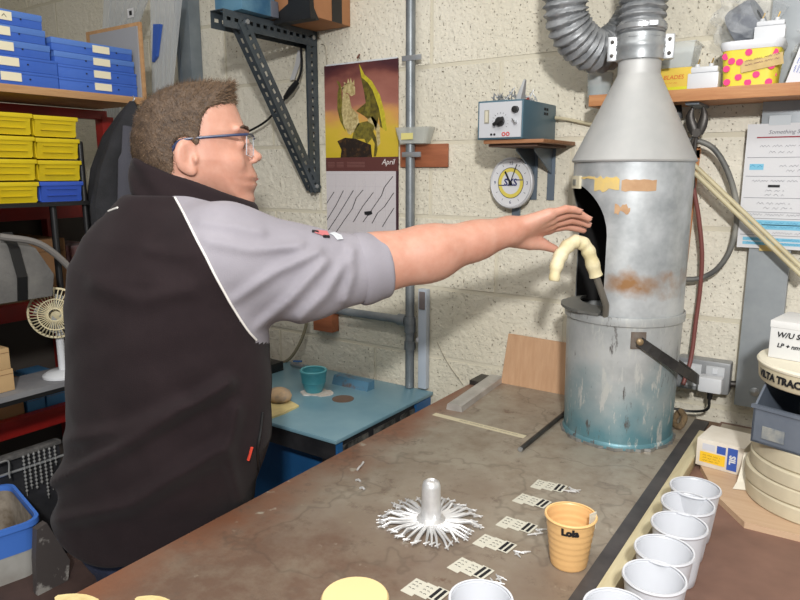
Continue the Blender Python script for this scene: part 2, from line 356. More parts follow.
# ================================================================== CASTING HOOD AND BUCKET
HC = Vector((-.462, 1.655)); HR = .136
def angpt(deg, r, z):      # deg measured from the direction to the viewer's spot, positive to the right
    d = Vector((-HC.x, -HC.y)).normalized(); a = math.radians(deg)
    v = Vector((d.x * math.cos(a) - d.y * math.sin(a), d.x * math.sin(a) + d.y * math.cos(a)))
    return Vector((HC.x + v.x * r, HC.y + v.y * r, z))
def hood_material():
    m = mk('hood_galvanised', (154, 158, 160), .4, .35, (196, 199, 200), scale=11, bump=.05, bscale=30); nt = m.node_tree; N = nt.nodes.new; L = nt.links.new; b = nt.nodes['Principled BSDF']
    old = b.inputs['Base Color'].links[0].from_socket
    ge = N('ShaderNodeNewGeometry'); sx = N('ShaderNodeSeparateXYZ'); L(ge.outputs['Position'], sx.inputs[0])
    nz = N('ShaderNodeTexNoise'); nz.inputs['Scale'].default_value = 26; nz.inputs['Detail'].default_value = 6; L(ge.outputs['Position'], nz.inputs['Vector'])
    def gauss(sock, c, w):
        a = N('ShaderNodeMath'); a.operation = 'SUBTRACT'; a.inputs[1].default_value = c; L(sock, a.inputs[0])
        d = N('ShaderNodeMath'); d.operation = 'ABSOLUTE'; L(a.outputs[0], d.inputs[0])
        e = N('ShaderNodeMath'); e.operation = 'DIVIDE'; e.inputs[1].default_value = w; L(d.outputs[0], e.inputs[0]); 
        g = N('ShaderNodeMath'); g.operation = 'SUBTRACT'; g.inputs[0].default_value = 1; L(e.outputs[0], g.inputs[1]); return g.outputs[0]
    gz = gauss(sx.outputs['Z'], 1.298, .05); gx = gauss(sx.outputs['X'], -.415, .13)
    mn = N('ShaderNodeMath'); mn.operation = 'MINIMUM'; L(gz, mn.inputs[0]); L(gx, mn.inputs[1])
    ad = N('ShaderNodeMath'); ad.operation = 'MULTIPLY_ADD'; ad.inputs[1].default_value = 1.6; L(nz.outputs[0], ad.inputs[0]); L(mn.outputs[0], ad.inputs[2])
    rp = N('ShaderNodeValToRGB'); rp.color_ramp.elements[0].position = .56; rp.color_ramp.elements[1].position = .9; s1 = N('ShaderNodeMath'); s1.operation = 'MULTIPLY'; s1.inputs[1].default_value = .5; L(ad.outputs[0], s1.inputs[0]); L(s1.outputs[0], rp.inputs[0])
    mx = N('ShaderNodeMix'); mx.data_type = 'RGBA'; mx.inputs[7].default_value = lin((152, 112, 72)); L(rp.outputs[0], mx.inputs[0]); L(old, mx.inputs[6]); L(mx.outputs[2], b.inputs['Base Color'])
    return m
M_hood = hood_material(); M_soot = mk('soot_black', (24, 23, 23), .9)
zb, zt = 1.215, 1.577
t = thing('fume_hood', 'galvanised metal extraction hood with cone top and arched opening over the bucket', 'extraction hood', (HC.x, HC.y, zb))
def hood_shell(r, name, m, inner=False):
    s = MB(); NA = 120; rows = 10; vv = []; ff = []
    def zs(d):
        u = ((d + 68 + 180) % 360) - 180
        return max(zb, 1.405 + .118 * math.sqrt(max(0, 1 - (u / 48.) ** 2))) if abs(u) < 48 else zb
    degs = sorted(set([i * 3 for i in range(NA)] + [(-68 - 47.99) % 360, (-68 + 47.99) % 360, (-68 - 48.01) % 360, (-68 + 48.01) % 360]))
    n = len(degs)
    for d in degs:
        z0 = zs(d)
        for k in range(rows + 1): vv.append(angpt(d, r, z0 + (zt - z0) * k / rows))
    for i in range(n):
        j = (i + 1) % n
        for k in range(rows): ff.append((i * (rows + 1) + k, j * (rows + 1) + k, j * (rows + 1) + k + 1, i * (rows + 1) + k + 1))
    s.add(vv, ff, True); return s.build(name, m, t, True)
hood_shell(HR, 'cylinder_shell', M_hood); hood_shell(HR - .003, 'soot_lining', M_soot)
prof = [(HR + .004, zt - .004), (HR + .006, zt), (HR + .003, zt + .004), (.049, 1.768), (.0475, 1.772), (.0475, 1.83)]
MB().lathe(prof, 56, (HC.x, HC.y, 0)).build('cone', mk('dull_galvanised', (172, 173, 172), .55, .3, (186, 186, 184), scale=6), t, True)
MB().lathe([(.048, 1.80), (.0525, 1.802), (.0535, 1.812), (.0515, 1.822), (.0545, 1.828), (.0545, 1.836), (.0515, 1.842), (.0535, 1.85), (.0525, 1.858), (.048, 1.86)], 48, (HC.x, HC.y, 0)).build('clamp_collar', M_galv, t, True)
M_zinc = mk('zinc_lug', (176, 178, 180), .35, .7)
for sgn in (-1, 1):
    c = angpt(90 * sgn, .062, 1.83); R = rotz(math.atan2(-HC.y, -HC.x) + PI / 2)
    o = MB().obox(c, (.022, .012, .055), R, .003).build('clamp_lug', M_zinc, t, True)
    for dz in (-.015, .015):
        dd = Vector((-HC.x, -HC.y, 0)).normalized()
        MB().lathe([(0, 0), (.0045, 0), (.0045, .004), (0, .005)], 8, c + Vector((0, 0, dz)) + dd * .006, dd).build('bolt', M_darkmetal, o, True)
# strips of old tape and the small plate on the cylinder
def patch(d0, d1, z0, z1, m, name, r=HR + .0012, jag=.0, seed=1):
    rr = random.Random(seed); s = MB(); n = 8; vv = []
    for i in range(n + 1):
        d = d0 + (d1 - d0) * i / n; a = rr.uniform(0, jag); b = rr.uniform(0, jag)
        vv += [angpt(d, HR - .0005, z0 + a), angpt(d, r, z0 + a), angpt(d, r, z1 - b), angpt(d, HR - .0005, z1 - b)]
    ff = [(i * 4 + k, i * 4 + (k + 1) % 4, i * 4 + 4 + (k + 1) % 4, i * 4 + 4 + k) for i in range(n) for k in range(4)]
    s.add(vv, ff + [(0, 1, 2, 3), (n * 4, n * 4 + 1, n * 4 + 2, n * 4 + 3)]); return s.build(name, m, t, True)
M_tapeo = mk('orange_brown_tape', (188, 152, 116), .7, 0, (174, 136, 100), scale=30); M_tapey = mk('yellow_tape', (212, 184, 108), .7, 0, (196, 172, 120), scale=30)
patch(-9, 22, 1.507, 1.535, M_tapeo, 'tape_patch', seed=2, jag=.003)
patch(-36, -11, 1.505, 1.542, M_tapey, 'tape_patch', seed=3, jag=.009)
patch(-14, 0, 1.455, 1.482, M_tapeo, 'tape_patch', seed=4, jag=.012)
patch(-58, -36, 1.533, 1.541, M_tapey, 'tape_patch', seed=5, jag=.003)
o = patch(-74, -55, 1.512, 1.541, mk('cream_plate', (206, 198, 172), .6), 'switch_plate', r=HR + .006)
patch(-68, -61, 1.52, 1.533, mk('grey_switch', (120, 120, 112), .6), 'switch', r=HR + .008).parent = o
M_flex = mk('flexible_duct_foil', (126, 129, 132), .48, .35, (160, 162, 164), scale=18, bump=.3, bscale=50)
# flexible duct: up from the hood, over, down to the loop and up again
Pt = bez([(HC.x, HC.y, 1.848), (HC.x, HC.y, 1.93), (HC.x, HC.y + .005, 2.1), (HC.x, HC.y + .04, 2.27), (HC.x - .01, HC.y + .11, 2.31), (HC.x - .02, HC.y + .155, 2.2), (HC.x - .03, HC.y + .155, 2.03), (HC.x - .07, HC.y + .135, 1.90), (HC.x - .125, HC.y + .075, 1.845), (HC.x - .17, HC.y + .005, 1.89), (HC.x - .18, HC.y - .02, 1.98), (HC.x - .18, HC.y - .02, 2.2), (HC.x - .18, HC.y - .02, 2.75)], 34)
seglen = 0; rs = []; prev = Pt[0]
for p in Pt:
    seglen += (p - prev).length; prev = p
    ph = seglen / .0165 * 2 * PI; rs.append(.0495 + .0042 * (abs(math.cos(ph / 2)) ** 2 * 2 - 1))
s = MB().tube(Pt, rs, 28)
s.v = [tuple(Vector(v) + Vector((rng.normal(), rng.normal(), rng.normal())) * .0008) for v in s.v]
t2 = thing('flexible_duct', 'grey ribbed flexible duct looping above the extraction hood', 'duct', (HC.x, HC.y, 1.86))
s.build('hose', M_flex, t2, True)
MB().lathe([(.0535, 1.866), (.0555, 1.868), (.0555, 1.878), (.0535, 1.88)], 40, (HC.x, HC.y, 0)).build('hose_clip', M_zinc, t2, True)
MB().obox(angpt(25, .058, 1.873), (.02, .01, .012), rotz(.3), .002).build('clip_screw', M_zinc, t2, True)
# bucket
def bucket_material():
    m = mk('splashed_bucket_metal', (164, 167, 167), .42, .3, (190, 192, 191), scale=9, bump=.15, bscale=40); nt = m.node_tree; N = nt.nodes.new; L = nt.links.new; b = nt.nodes['Principled BSDF']
    old = b.inputs['Base Color'].links[0].from_socket
    ge = N('ShaderNodeNewGeometry'); sx = N('ShaderNodeSeparateXYZ'); L(ge.outputs['Position'], sx.inputs[0])
    nz = N('ShaderNodeTexNoise'); nz.inputs['Scale'].default_value = 9; nz.inputs['Detail'].default_value = 5; L(ge.outputs['Position'], nz.inputs['Vector'])
    a = N('ShaderNodeMath'); a.operation = 'MULTIPLY_ADD'; a.inputs[1].default_value = -3.2; a.inputs[2].default_value = 3.45; L(sx.outputs['Z'], a.inputs[0])
    a2 = N('ShaderNodeMath'); a2.operation = 'MULTIPLY_ADD'; a2.inputs[1].default_value = .9; L(nz.outputs[0], a2.inputs[0]); L(a.outputs[0], a2.inputs[2])
    rp = N('ShaderNodeValToRGB'); rp.color_ramp.elements[0].position = .38; rp.color_ramp.elements[1].position = .95; L(a2.outputs[0], rp.inputs[0])
    mx = N('ShaderNodeMix'); mx.data_type = 'RGBA'; mx.inputs[7].default_value = lin((98, 140, 150)); L(rp.outputs[0], mx.inputs[0]); L(old, mx.inputs[6])
    mp = N('ShaderNodeMapping'); mp.inputs['Scale'].default_value = (40, 40, 9); L(ge.outputs['Position'], mp.inputs[0])
    n3 = N('ShaderNodeTexNoise'); n3.inputs['Scale'].default_value = 1; n3.inputs['Detail'].default_value = 6; n3.inputs['Roughness'].default_value = .7; L(mp.outputs[0], n3.inputs['Vector'])
    r3 = N('ShaderNodeValToRGB'); r3.color_ramp.elements[0].position = .555; r3.color_ramp.elements[1].position = .61; L(n3.outputs[0], r3.inputs[0])
    m3 = N('ShaderNodeMix'); m3.data_type = 'RGBA'; m3.inputs[7].default_value = lin((190, 192, 188)); L(r3.outputs[0], m3.inputs[0]); L(mx.outputs[2], m3.inputs[6])
    r4 = N('ShaderNodeValToRGB'); r4.color_ramp.elements[0].position = .34; r4.color_ramp.elements[1].position = .4; L(n3.outputs[0], r4.inputs[0])
    m4 = N('ShaderNodeMix'); m4.data_type = 'RGBA'; m4.inputs[6].default_value = lin((96, 92, 90)); L(r4.outputs[0], m4.inputs[0]); L(m3.outputs[2], m4.inputs[7]); L(m4.outputs[2], b.inputs['Base Color'])
    return m
M_bucket = bucket_material()
t = thing('metal_bucket', 'large dented metal bucket with teal splashed base and dark bail handle on bench', 'bucket', (HC.x, HC.y, BZ))
MB().lathe([(0, BZ), (.131, BZ), (.1345, BZ + .002), (.1345, BZ + .012), (.131, BZ + .016), (.1365, 1.195), (.1365, 1.2), (.1415, 1.203), (.1425, 1.213), (.1415, 1.222), (.138, 1.223), (.1335, 1.2), (.128, BZ + .02), (0, BZ + .02)], 64, (HC.x, HC.y, 0)).build('pail', M_bucket, t, True)
s = MB(); vv = []
for i in range(72):
    a = 2 * PI * i / 72; r = .1335 + max(0, rng.normal(.004, .0035))
    vv.append((r * math.cos(a) + HC.x, r * math.sin(a) + HC.y, BZ + .0005))
s.prism([Vector(v) for v in vv], (0, 0, .007)); s.build('solder_drip_skirt', mk('bright_drips', (180, 182, 180), .35, .7, (140, 140, 140), scale=30), t, True)
MB().lathe([(0, 1.10), (.126, 1.10), (.126, 1.105), (0, 1.105)], 40, (HC.x, HC.y, 0)).build('molten_metal', mk('dull_melt', (110, 110, 112), .3, .9), t, True)
# bail handle
ang0 = 15.; c0 = angpt(ang0, .143, 1.172)
pts = []
for i in range(25):
    a = PI * i / 24; base = angpt(ang0, 1, 0) - Vector((HC.x, HC.y, 0)); side = Vector((-base.y, base.x, 0))
    out = side * math.sin(a) * .185
    pts.append(Vector((HC.x, HC.y, 1.172)) + base * (.147 * math.cos(a)) + Vector((out.x, out.y, -math.sin(a) * .125)))
s = MB(); vv = []; n = len(pts)
for i, p in enumerate(pts):
    T = (pts[min(i + 1, n - 1)] - pts[max(i - 1, 0)]).normalized(); rad = (p - Vector((HC.x, HC.y, p.z))).normalized(); w = T.cross(rad).normalized(); rad = w.cross(T)
    for (a, b) in ((-1, -1), (1, -1), (1, 1), (-1, 1)): vv.append(p + w * a * .0115 + rad * b * .0022)
ff = [(i * 4 + k, i * 4 + (k + 1) % 4, i * 4 + 4 + (k + 1) % 4, i * 4 + 4 + k) for i in range(n - 1) for k in range(4)] + [(0, 1, 2, 3), (n * 4 - 4, n * 4 - 3, n * 4 - 2, n * 4 - 1)]
s.add(vv, ff); o = s.build('bail_handle', mk('black_iron_strap', (48, 47, 47), .45, .4, (70, 68, 66), scale=20), t, True)
for d in (ang0, ang0 + 180):
    c = angpt(d, .1345, 1.172); dd = (angpt(d, 1, 0) - Vector((HC.x, HC.y, 0)))
    e = MB().obox(c + dd * .003, (.003, .034, .04), rotz(math.atan2(dd.y, dd.x)), .001).build('handle_ear', mk('rusted_ear', (116, 108, 100), .6, .3, (92, 74, 62), scale=30), t, True)
    MB().lathe([(0, 0), (.008, 0), (.008, .006), (.004, .009), (0, .009)], 10, c + dd * .012, dd).build('pivot_bolt', mk('brass_bolt', (150, 128, 96), .5, .5), e, True)
# pouring lip plate at the opening
s = MB(); poly = []
for i in range(15):
    a = -118 + 96 * i / 14; poly.append(angpt(a, .152 if 2 < i < 12 else .147, 1.2235))
for i in range(15):
    a = -22 - 96 * i / 14; poly.append(angpt(a, .106, 1.233))
s.v = []; s.add(poly + [p + Vector((0, 0, .006)) for p in poly], [(i, i + 1, 28 - i, 29 - i) for i in range(14)] + [(30 + 29 - i, 30 + 28 - i, 30 + i + 1, 30 + i) for i in range(14)] + [(i, (i + 1) % 30, (i + 1) % 30 + 30, i + 30) for i in range(30)])
s.build('pouring_lip', mk('dull_lip_metal', (118, 118, 114), .5, .4), t, True)
# ladle with a bent wrapped handle
t = thing('casting_ladle', 'ladle leaning in the hood opening with hooked handle wrapped in cream tape', 'ladle', DP(585, 260, 1.5))
H = [(554, 281, 1.455), (556, 268, 1.455), (561, 255, 1.46), (569, 245, 1.465), (578, 241.5, 1.47), (586, 247, 1.475), (591, 259, 1.48), (596, 276, 1.49)]
hp = bez([DP(*h) for h in H], 8); n = len(hp)
s = MB().tube(hp, [.0105 + .0045 * min(1, i / 12) + .0012 * math.sin(i * .9) for i in range(n)], 14); s.build('tape_wrap', mk('cream_tape_wrap', (226, 216, 182), .75, 0, (206, 192, 146), scale=22, bump=.4, bscale=70), t, True)
e0 = hp[-1]; wp = DP(606, 305, 1.515); e1 = Vector((HC.x - .035, HC.y - .035, 1.125))
s = MB().tube([e0 - (wp - e0) * .3, e0, wp, e1], .0075, 12); s.build('shaft', mk('grey_shaft', (128, 124, 116), .5, .5), t, True)
MB().lathe([(0, 0), (.02, .003), (.035, .018), (.04, .035), (.038, .035), (.033, .018), (.018, .006), (0, .004)], 24, e1 + Vector((0, 0, -.02))).build('bowl', M_darkmetal, t, True)
# ================================================================== ON THE BENCH TOP
M_alloy = mk('bright_cast_alloy', (212, 212, 212), .32, .55, (232, 232, 232), scale=30, bump=.1, bscale=90)
# spin-cast tree of small parts
c = ZP(431, 523, BZ)
t = thing('casting_tree', 'shiny silver spin casting with radiating spokes and central sprue on bench', 'metal casting', (c.x, c.y, BZ))
MB().lathe([(0, .004), (.026, .004), (.026, .011), (.019, .014), (.0175, .075), (.015, .083), (.010, .086), (.006, .083), (0, .084)], 28).build('sprue', M_alloy, t)
MB().lathe([(0, .002), (.03, .002), (.031, .008), (.024, .012), (0, .012)], 28).build('hub', M_alloy, t)
r = random.Random(4)
for k in range(44):
    a = 2 * PI * k / 44 + r.uniform(-.05, .05); L_ = .083 + r.uniform(-.006, .012); d = Vector((math.cos(a), math.sin(a), 0)); n_ = Vector((-d.y, d.x, 0))
    s = MB().tube([d * .024 + Z * .007, d * .05 + Z * .008, d * (L_ - .016) + Z * (.006 + r.uniform(0, .01)), d * L_ + Z * .006], [.0036, .0032, .0026, .0018], 6)
    o = s.build('spoke', M_alloy, t)
    e = d * L_ + Z * .006; s = MB()
    s.tube([e - d * .004 + n_ * .006, e + d * .002, e + d * .004 - n_ * .005], [.0012, .0024, .0012], 6); s.tube([e - d * .01, e + d * .009], [.002, .0012], 6)
    s.build('cast_figure', M_alloy, o)
# paper tags with small castings
M_tag = mk('cream_tag_paper', (202, 199, 184), .85)
TG = [(551, 487, .2, 5, 0), (534, 502, .1, 1, 1), (519, 526, .12, 3, 2), (497, 545, .1, 3, 3), (473, 570, .05, 4, 4), (428, 592, .12, 0, 5)]
TL = ['paper tag farthest along the bench, nearest the dark rod', 'paper tag half hidden behind the orange cup', 'paper tag just left of the orange cup, pointing at it', 'paper tag midway along the row, right of the silver casting', 'paper tag with loose spikes, above the white cup rim', 'paper tag nearest the viewer, left of the white cup']
for (px, py, rz, nbit, k) in TG:
    p = ZP(px, py, BZ); r = random.Random(k + 20)
    t = thing('paper_tag', TL[k], 'paper tag', p, rz, 'paper tags in a row on the bench')
    L3 = .023; rz -= .2; t.rotation_euler = (0, 0, rz); xs = [-.036, -.014, .006]
    for i, x in enumerate(xs):
        yo = (-.004, .0, .003)[i]; hgt = (.042, .037, .035)[i]
        MB().box((x, -hgt / 2 + yo, 0.0002 + i * .0006), (x + L3, hgt / 2 + yo, .0008 + i * .0006)).build('slip', M_tag, t)
    s = MB()
    for i in range(2): s.box((.010 + i * .0095, -.012, .0021), (.0155 + i * .0095, .018, .0025))
    s.build('black_bar', M_ink, t)
    s = MB()
    for i in range(3): scribble(s, (-.031 + .0 , -.009 + i * .009, .0009), X, Y, .012, .003, lw=.0009, seed=k * 9 + i)
    for i in range(3): scribble(s, (-.009, -.009 + i * .009, .0015), X, Y, .013, .003, lw=.0009, seed=k * 9 + i + 4)
    s.build('ink_writing', M_ink, t)
    for i in range(nbit):
        a = r.uniform(-.9, .9); q = Vector((.037 + r.uniform(0, .016), r.uniform(-.011, .011), .003)); d = Vector((math.cos(a), math.sin(a), .05)) * (.009 + .006 * r.random())
        w = Vector((-d.y, d.x, 0)) * .4
        s = MB().tube([q - d, q, q + d], [.0012, .0019, .0009], 6); s.tube([q - w, q + w * .6], [.0009, .0012], 5)
        o = s.build('small_casting', M_alloy); o.parent = None
        o.location = root_matrix(t) @ Vector((0, 0, 0)); o.rotation_euler = (0, 0, rz)
        nm = {0: 'beside the farthest paper tag', 1: 'beside the tag behind the orange cup', 2: 'beside the tag left of the orange cup', 3: 'beside the tag midway along the row', 4: 'spike beside the tag above the white cup rim'}[k]
        tag(o, 'tiny silver casting ' + nm, 'casting', 'tiny castings ' + nm)
# cups
def cup(loc, m, name, label, group=None, h=.098, r0=.030, r1=.0412, ridges=0, rim=None):
    t = thing(name, label, 'cup', loc, 0, group)
    out = [(0, .001), (r0 - .002, 0), (r0, .002)]
    n = 24 if ridges else 6
    for i in range(1, n):
        u = i / n; rr = r0 + (r1 - r0) * u
        if ridges and .12 < u < .86: rr += .0006 * math.sin(u * 2 * PI * ridges)
        out.append((rr, h * u))
    prof = out + [(r1 - .0005, h - .004)]
    prof += [(r1 - .0018, h - .004)] + [(a - .0014, b) for a, b in reversed(out[3:])] + [(r0 - .002, .003), (0, .003)]
    MB().lathe(prof, 48).build('cup_wall', m, t)
    MB().lathe([(r1 - .0018, h - .004), (r1 + .0005, h - .005), (r1 + .0022, h - .002), (r1 + .0012, h + .0006), (r1 - .0014, h)], 48).build('rolled_rim', rim or m, t)
    return t
M_cup = mk('white_cup_plastic', (204, 206, 211), .38, sss=.0)
M_cup.node_tree.nodes['Principled BSDF'].inputs['Transmission Weight'].default_value = 0.
cl = ['white plastic cup farthest back in the row beside the batten', 'white plastic cup, second from the back of the row', 'white plastic cup in the middle of the row by the batten', 'white plastic cup, second nearest of the row by the batten', 'white plastic cup at the near end of the row, seen whole', 'white plastic cup cut off by the bottom edge beside the batten']
for i, (px, py) in enumerate([(695.5, 486), (688, 502), (679.5, 523), (664.5, 548), (654.5, 575), (617, 606)]):
    p = ZP(px, py, 1.0); cup((p.x, p.y, BZ), M_cup, 'plastic_cup', cl[i], 'white plastic cups along the batten')
p = ZP(481, 597, 1.0); cup((p.x, p.y, BZ), M_cup, 'plastic_cup', 'white plastic cup standing among the paper tags at the bottom edge')
M_peach = mk('peach_cup_plastic', (226, 182, 124), .42, 0, (218, 174, 116), scale=4)
p = ZP(571, 514, .99); t = cup((p.x, p.y, BZ), M_peach, 'orange_cup', 'pale orange ridged plastic cup with black handwriting on the bench', h=.09, ridges=8, rim=mk('peach_rim', (240, 196, 132), .4))
d = Vector((-p.x, -p.y, 0)).normalized(); right = Vector((-d.y, d.x, 0))
tx = text('Lola', .016, M_ink, 'handwriting', t, (0, 0, 0), X, Y, bold=.0012, world=False)
me = tx.data
for v in me.vertices:       # wrap the writing round the cup wall
    z = .076 + v.co.y; rr = .030 + .0112 * z / .09 + .0008 + max(0, v.co.z) ; a = v.co.x / .039
    q = d * math.cos(a) * rr + right * math.sin(a) * rr; v.co = (q.x, q.y, z)
e = right * .035 + d * .004
sp = MB().obox(Vector((e.x, e.y, .084)), (.0016, .016, .03), rotz(math.atan2(d.y, d.x) + .9)).build('mixing_stick', mk('clear_stick', (214, 208, 190), .4), None)
sp.location = (p.x, p.y, BZ); tag(sp, 'pale flat mixing stick standing in the orange cup', 'stick')
# cream tub and wooden bits along the bottom edge
p = ZP(355, 599, .955); t = thing('cream_tub', 'round cream tub lid cut off at the bottom edge of the bench', 'tub', (p.x, p.y, BZ))
MB().lathe([(0, 0), (.04, 0), (.043, .003), (.0455, .05), (0, .05)], 40).build('tub_wall', mk('cream_tub_plastic', (222, 196, 142), .5), t)
MB().lathe([(0, .05), (.047, .05), (.0485, .052), (.0485, .057), (.046, .06), (0, .0605)], 40).build('tub_lid', mk('cream_lid', (234, 208, 152), .5), t)
M_chip = mk('pale_chip', (226, 206, 150), .8, 0, (206, 182, 124), scale=30, bump=.4)
for (px, py, w, l, lab) in ((76, 601, .028, .07, 'pale foam offcut at the lower left corner of the bench'), (152, 602, .024, .055, 'small pale foam offcut right of the corner piece')):
    p = ZP(px, py, BZ + .02); s = MB(); poly = []
    for i in range(14):
        a = 2 * PI * i / 14; poly.append(Vector((math.cos(a) * l / 2 * (1 + .08 * math.sin(5 * a)), math.sin(a) * w / 2, 0)))
    s.prism(poly, (0, 0, .022)); o = s.build('foam_offcut', M_chip); o.location = (p.x, p.y, BZ + .0005); o.rotation_euler = (0, 0, .45); tag(o, lab, 'offcut')
# ingot bar
a = ZP(455, 411, BZ); b2 = ZP(497, 381, BZ); ax = (b2 - a); ln = ax.length; d = ax.normalized(); n_ = Vector((-d.y, d.x, 0))
s = MB(); pro = [(-.021, 0), (.027, 0), (.0245, .016), (.018, .019), (-.012, .019), (-.0185, .016)]
s.prism([a + n_ * u + Z * w for u, w in pro], d * ln)
solo(s, 'metal_ingot', mk('ingot_metal', (196, 194, 190), .36, .35, (172, 169, 164), scale=12, bump=.12, bscale=30), 'long pale metal ingot bar lying along the far end of bench', 'ingot')
# masking tape with pencil marks
a = ZP(434, 414, BZ); b2 = ZP(525, 437, BZ); t = thing('tape_strip', 'strip of cream masking tape stuck across the bench top', 'tape', (a + b2) / 2)
s = MB().strip([a, b2], Vector((0, .02, 0)), Z * .0006); s.build('tape', mk('cream_masking_tape', (206, 196, 166), .8), t, True)
s = MB(); scribble(s, a + (b2 - a) * .3 + Z * .0006, (b2 - a), Y, .17, .005, lw=.0007, seed=3); s.build('pencil_marks', mk('pencil', (110, 104, 92), .8), t, True)
# rod
a = ZP(520, 452, BZ) + Z * .0062; b2 = ZP(572, 409, BZ) + Z * .0062
t = thing('steel_rod', 'dark steel rod lying on the bench against the bucket', 'rod', (a + b2) / 2 - Z * .0062)
MB().tube([a, b2], .006, 12).build('bar', M_darkmetal, t, True)
MB().lathe([(0, -.001), (.0055, -.001), (.006, 0), (.006, .004), (0, .004)], 12, a, b2 - a).build('bright_end', M_zinc, t, True)
# board against the wall
s = MB(); p0 = YP(503, 380, WY - .016); p1 = YP(570, 380, WY - .016)
s.v = []; xa, xb = p0.x, YP(585, 390, WY - .016).x
s.prism([Vector((xa, WY - .03, BZ)), Vector((xb, WY - .03, BZ)), Vector((xb, WY - .012, 1.052)), Vector((xa + .012, WY - .012, 1.056))], (0, .008, 0))
solo(s, 'plywood_offcut', wood('ply_offcut', (196, 158, 124), (182, 142, 108), 2), 'light brown plywood panel leaning on the wall behind the ingot', 'board')
s = MB(); p0 = ZP(478, 379, BZ)
s.prism([Vector((-.955, WY - .1, BZ)), Vector((-.91, WY - .1, BZ)), Vector((-.91, WY - .02, BZ)), Vector((-.955, WY - .02, BZ))], (0, 0, .014))
solo(s, 'flat_tool', M_darkmetal, 'small dark flat plate behind the ingot at the bench corner', 'plate')
# swarf crumbs
for i, (px, py, k) in enumerate([(360, 468, 3), (358, 482, 1), (362, 490, 1), (428, 487, 0)]):
    if not k: continue
    p = ZP(px, py, BZ); r = random.Random(i); s = MB()
    pts = bez([p + Vector((r.uniform(-.008, .008), -.018 + .012 * j, .003 + .004 * (j % 2))) for j in range(k + 1)], 3) if k > 1 else [p + Vector((-.006, 0, .0025)), p + Vector((0, .002, .005)), p + Vector((.006, .001, .0025))]
    s.tube(pts, .0025, 6); solo(s, 'metal_swarf', M_alloy, ['curl of bright metal swarf near the left edge of the bench', 'bright metal crumb right below the swarf curl', 'tiny metal crumb lowest below the swarf curl'][i], 'swarf')

# ================================================================== RIGHT END OF THE BENCH
t = thing('octagonal_board', 'pale wooden octagonal board under the stack of discs', 'board', (.03, 1.42, BZ))
poly = [ZP(700, 470, BZ), ZP(716, 501, BZ), ZP(744, 528, BZ), ZP(800, 542, BZ)]
poly += [Vector((.14, 1.28, BZ)), Vector((.22, 1.36, BZ)), Vector((.22, 1.60, BZ)), Vector((.12, 1.72, BZ)), Vector((-.14, 1.72, BZ))]
MB().prism(poly, (0, 0, .012)).build('panel', wood('pale_panel', (200, 172, 142), (186, 154, 124), 0), t, True)
DC = Vector((-.008, 1.485)); M_disc = mk('plaster_rubber_disc', (198, 188, 162), .8, 0, (178, 168, 144), scale=9, bump=.2, bscale=40)
dl = ['bottom cream mould disc of the stack on the board', 'second cream mould disc from the bottom of stack', 'third cream mould disc from the bottom, under the thick one', 'thick top mould disc of the stack beneath the grey bin']
z = BZ + .0125
for i, (h, r) in enumerate(((.030, .139), (.031, .136), (.030, .134), (.036, .131))):
    s = MB().lathe([(0, 0), (r - .003, 0), (r, .003), (r, h - .003), (r - .003, h), (0, h)], 56)
    o = s.build('mould_disc', M_disc); o.location = (DC.x + (.004, -.003, .003, 0)[i], DC.y + (0, .003, -.002, .002)[i], z); z += h + .0004; tag(o, dl[i], 'mould disc', 'mould discs stacked on the board')
# grey bin on the discs
t = thing('small_parts_bin', 'grey blue plastic parts bin lying on the mould discs', 'parts bin', (-.03, 1.462, z), -.32)
M_binb = mk('bluegrey_bin', (84, 92, 104), .45, 0, (104, 111, 121), scale=6); M_bind = mk('bin_inside_shade', (44, 56, 76), .55)
s = MB(); w, dp, hh = .15, .20, .112; th = .004
s.box((-w / 2, -dp / 2, 0), (w / 2, dp / 2, th)); s.build('base', M_binb, t)
for sx_ in (-1, 1):
    s = MB(); x = sx_ * (w / 2 - th / 2)
    s.prism([Vector((x - th / 2, -dp / 2, 0)), Vector((x - th / 2, dp / 2, 0)), Vector((x - th / 2, dp / 2, hh)), Vector((x - th / 2, -dp / 2 + .04, hh)), Vector((x - th / 2, -dp / 2, hh * .62))], (th, 0, 0)); s.build('side', M_binb, t)
MB().box((-w / 2, dp / 2 - th, 0), (w / 2, dp / 2, hh)).build('back', M_binb, t)
f = MB().box((-w / 2, -dp / 2, 0), (w / 2, -dp / 2 + th, hh * .62)).build('front', M_binb, t)
MB().box((-w / 2 + .02, -dp / 2 - .002, .012), (-w / 2 + .06, -dp / 2, .036)).build('old_label', mk('torn_label', (150, 150, 142), .9, 0, (110, 116, 122), scale=40), f)
MB().box((-w / 2 + th, -dp / 2 + th, th), (w / 2 - th, dp / 2 - th, th + .001)).build('floor_shade_sheet', M_bind, t)  # added sheet in a darker bin colour, shade of the inside painted in
MB().box((-w / 2 - .004, -dp / 2 - .003, hh * .6), (w / 2 + .004, -dp / 2 + .006, hh * .66)).build('front_lip', M_binb, t)
zb2 = z + hh
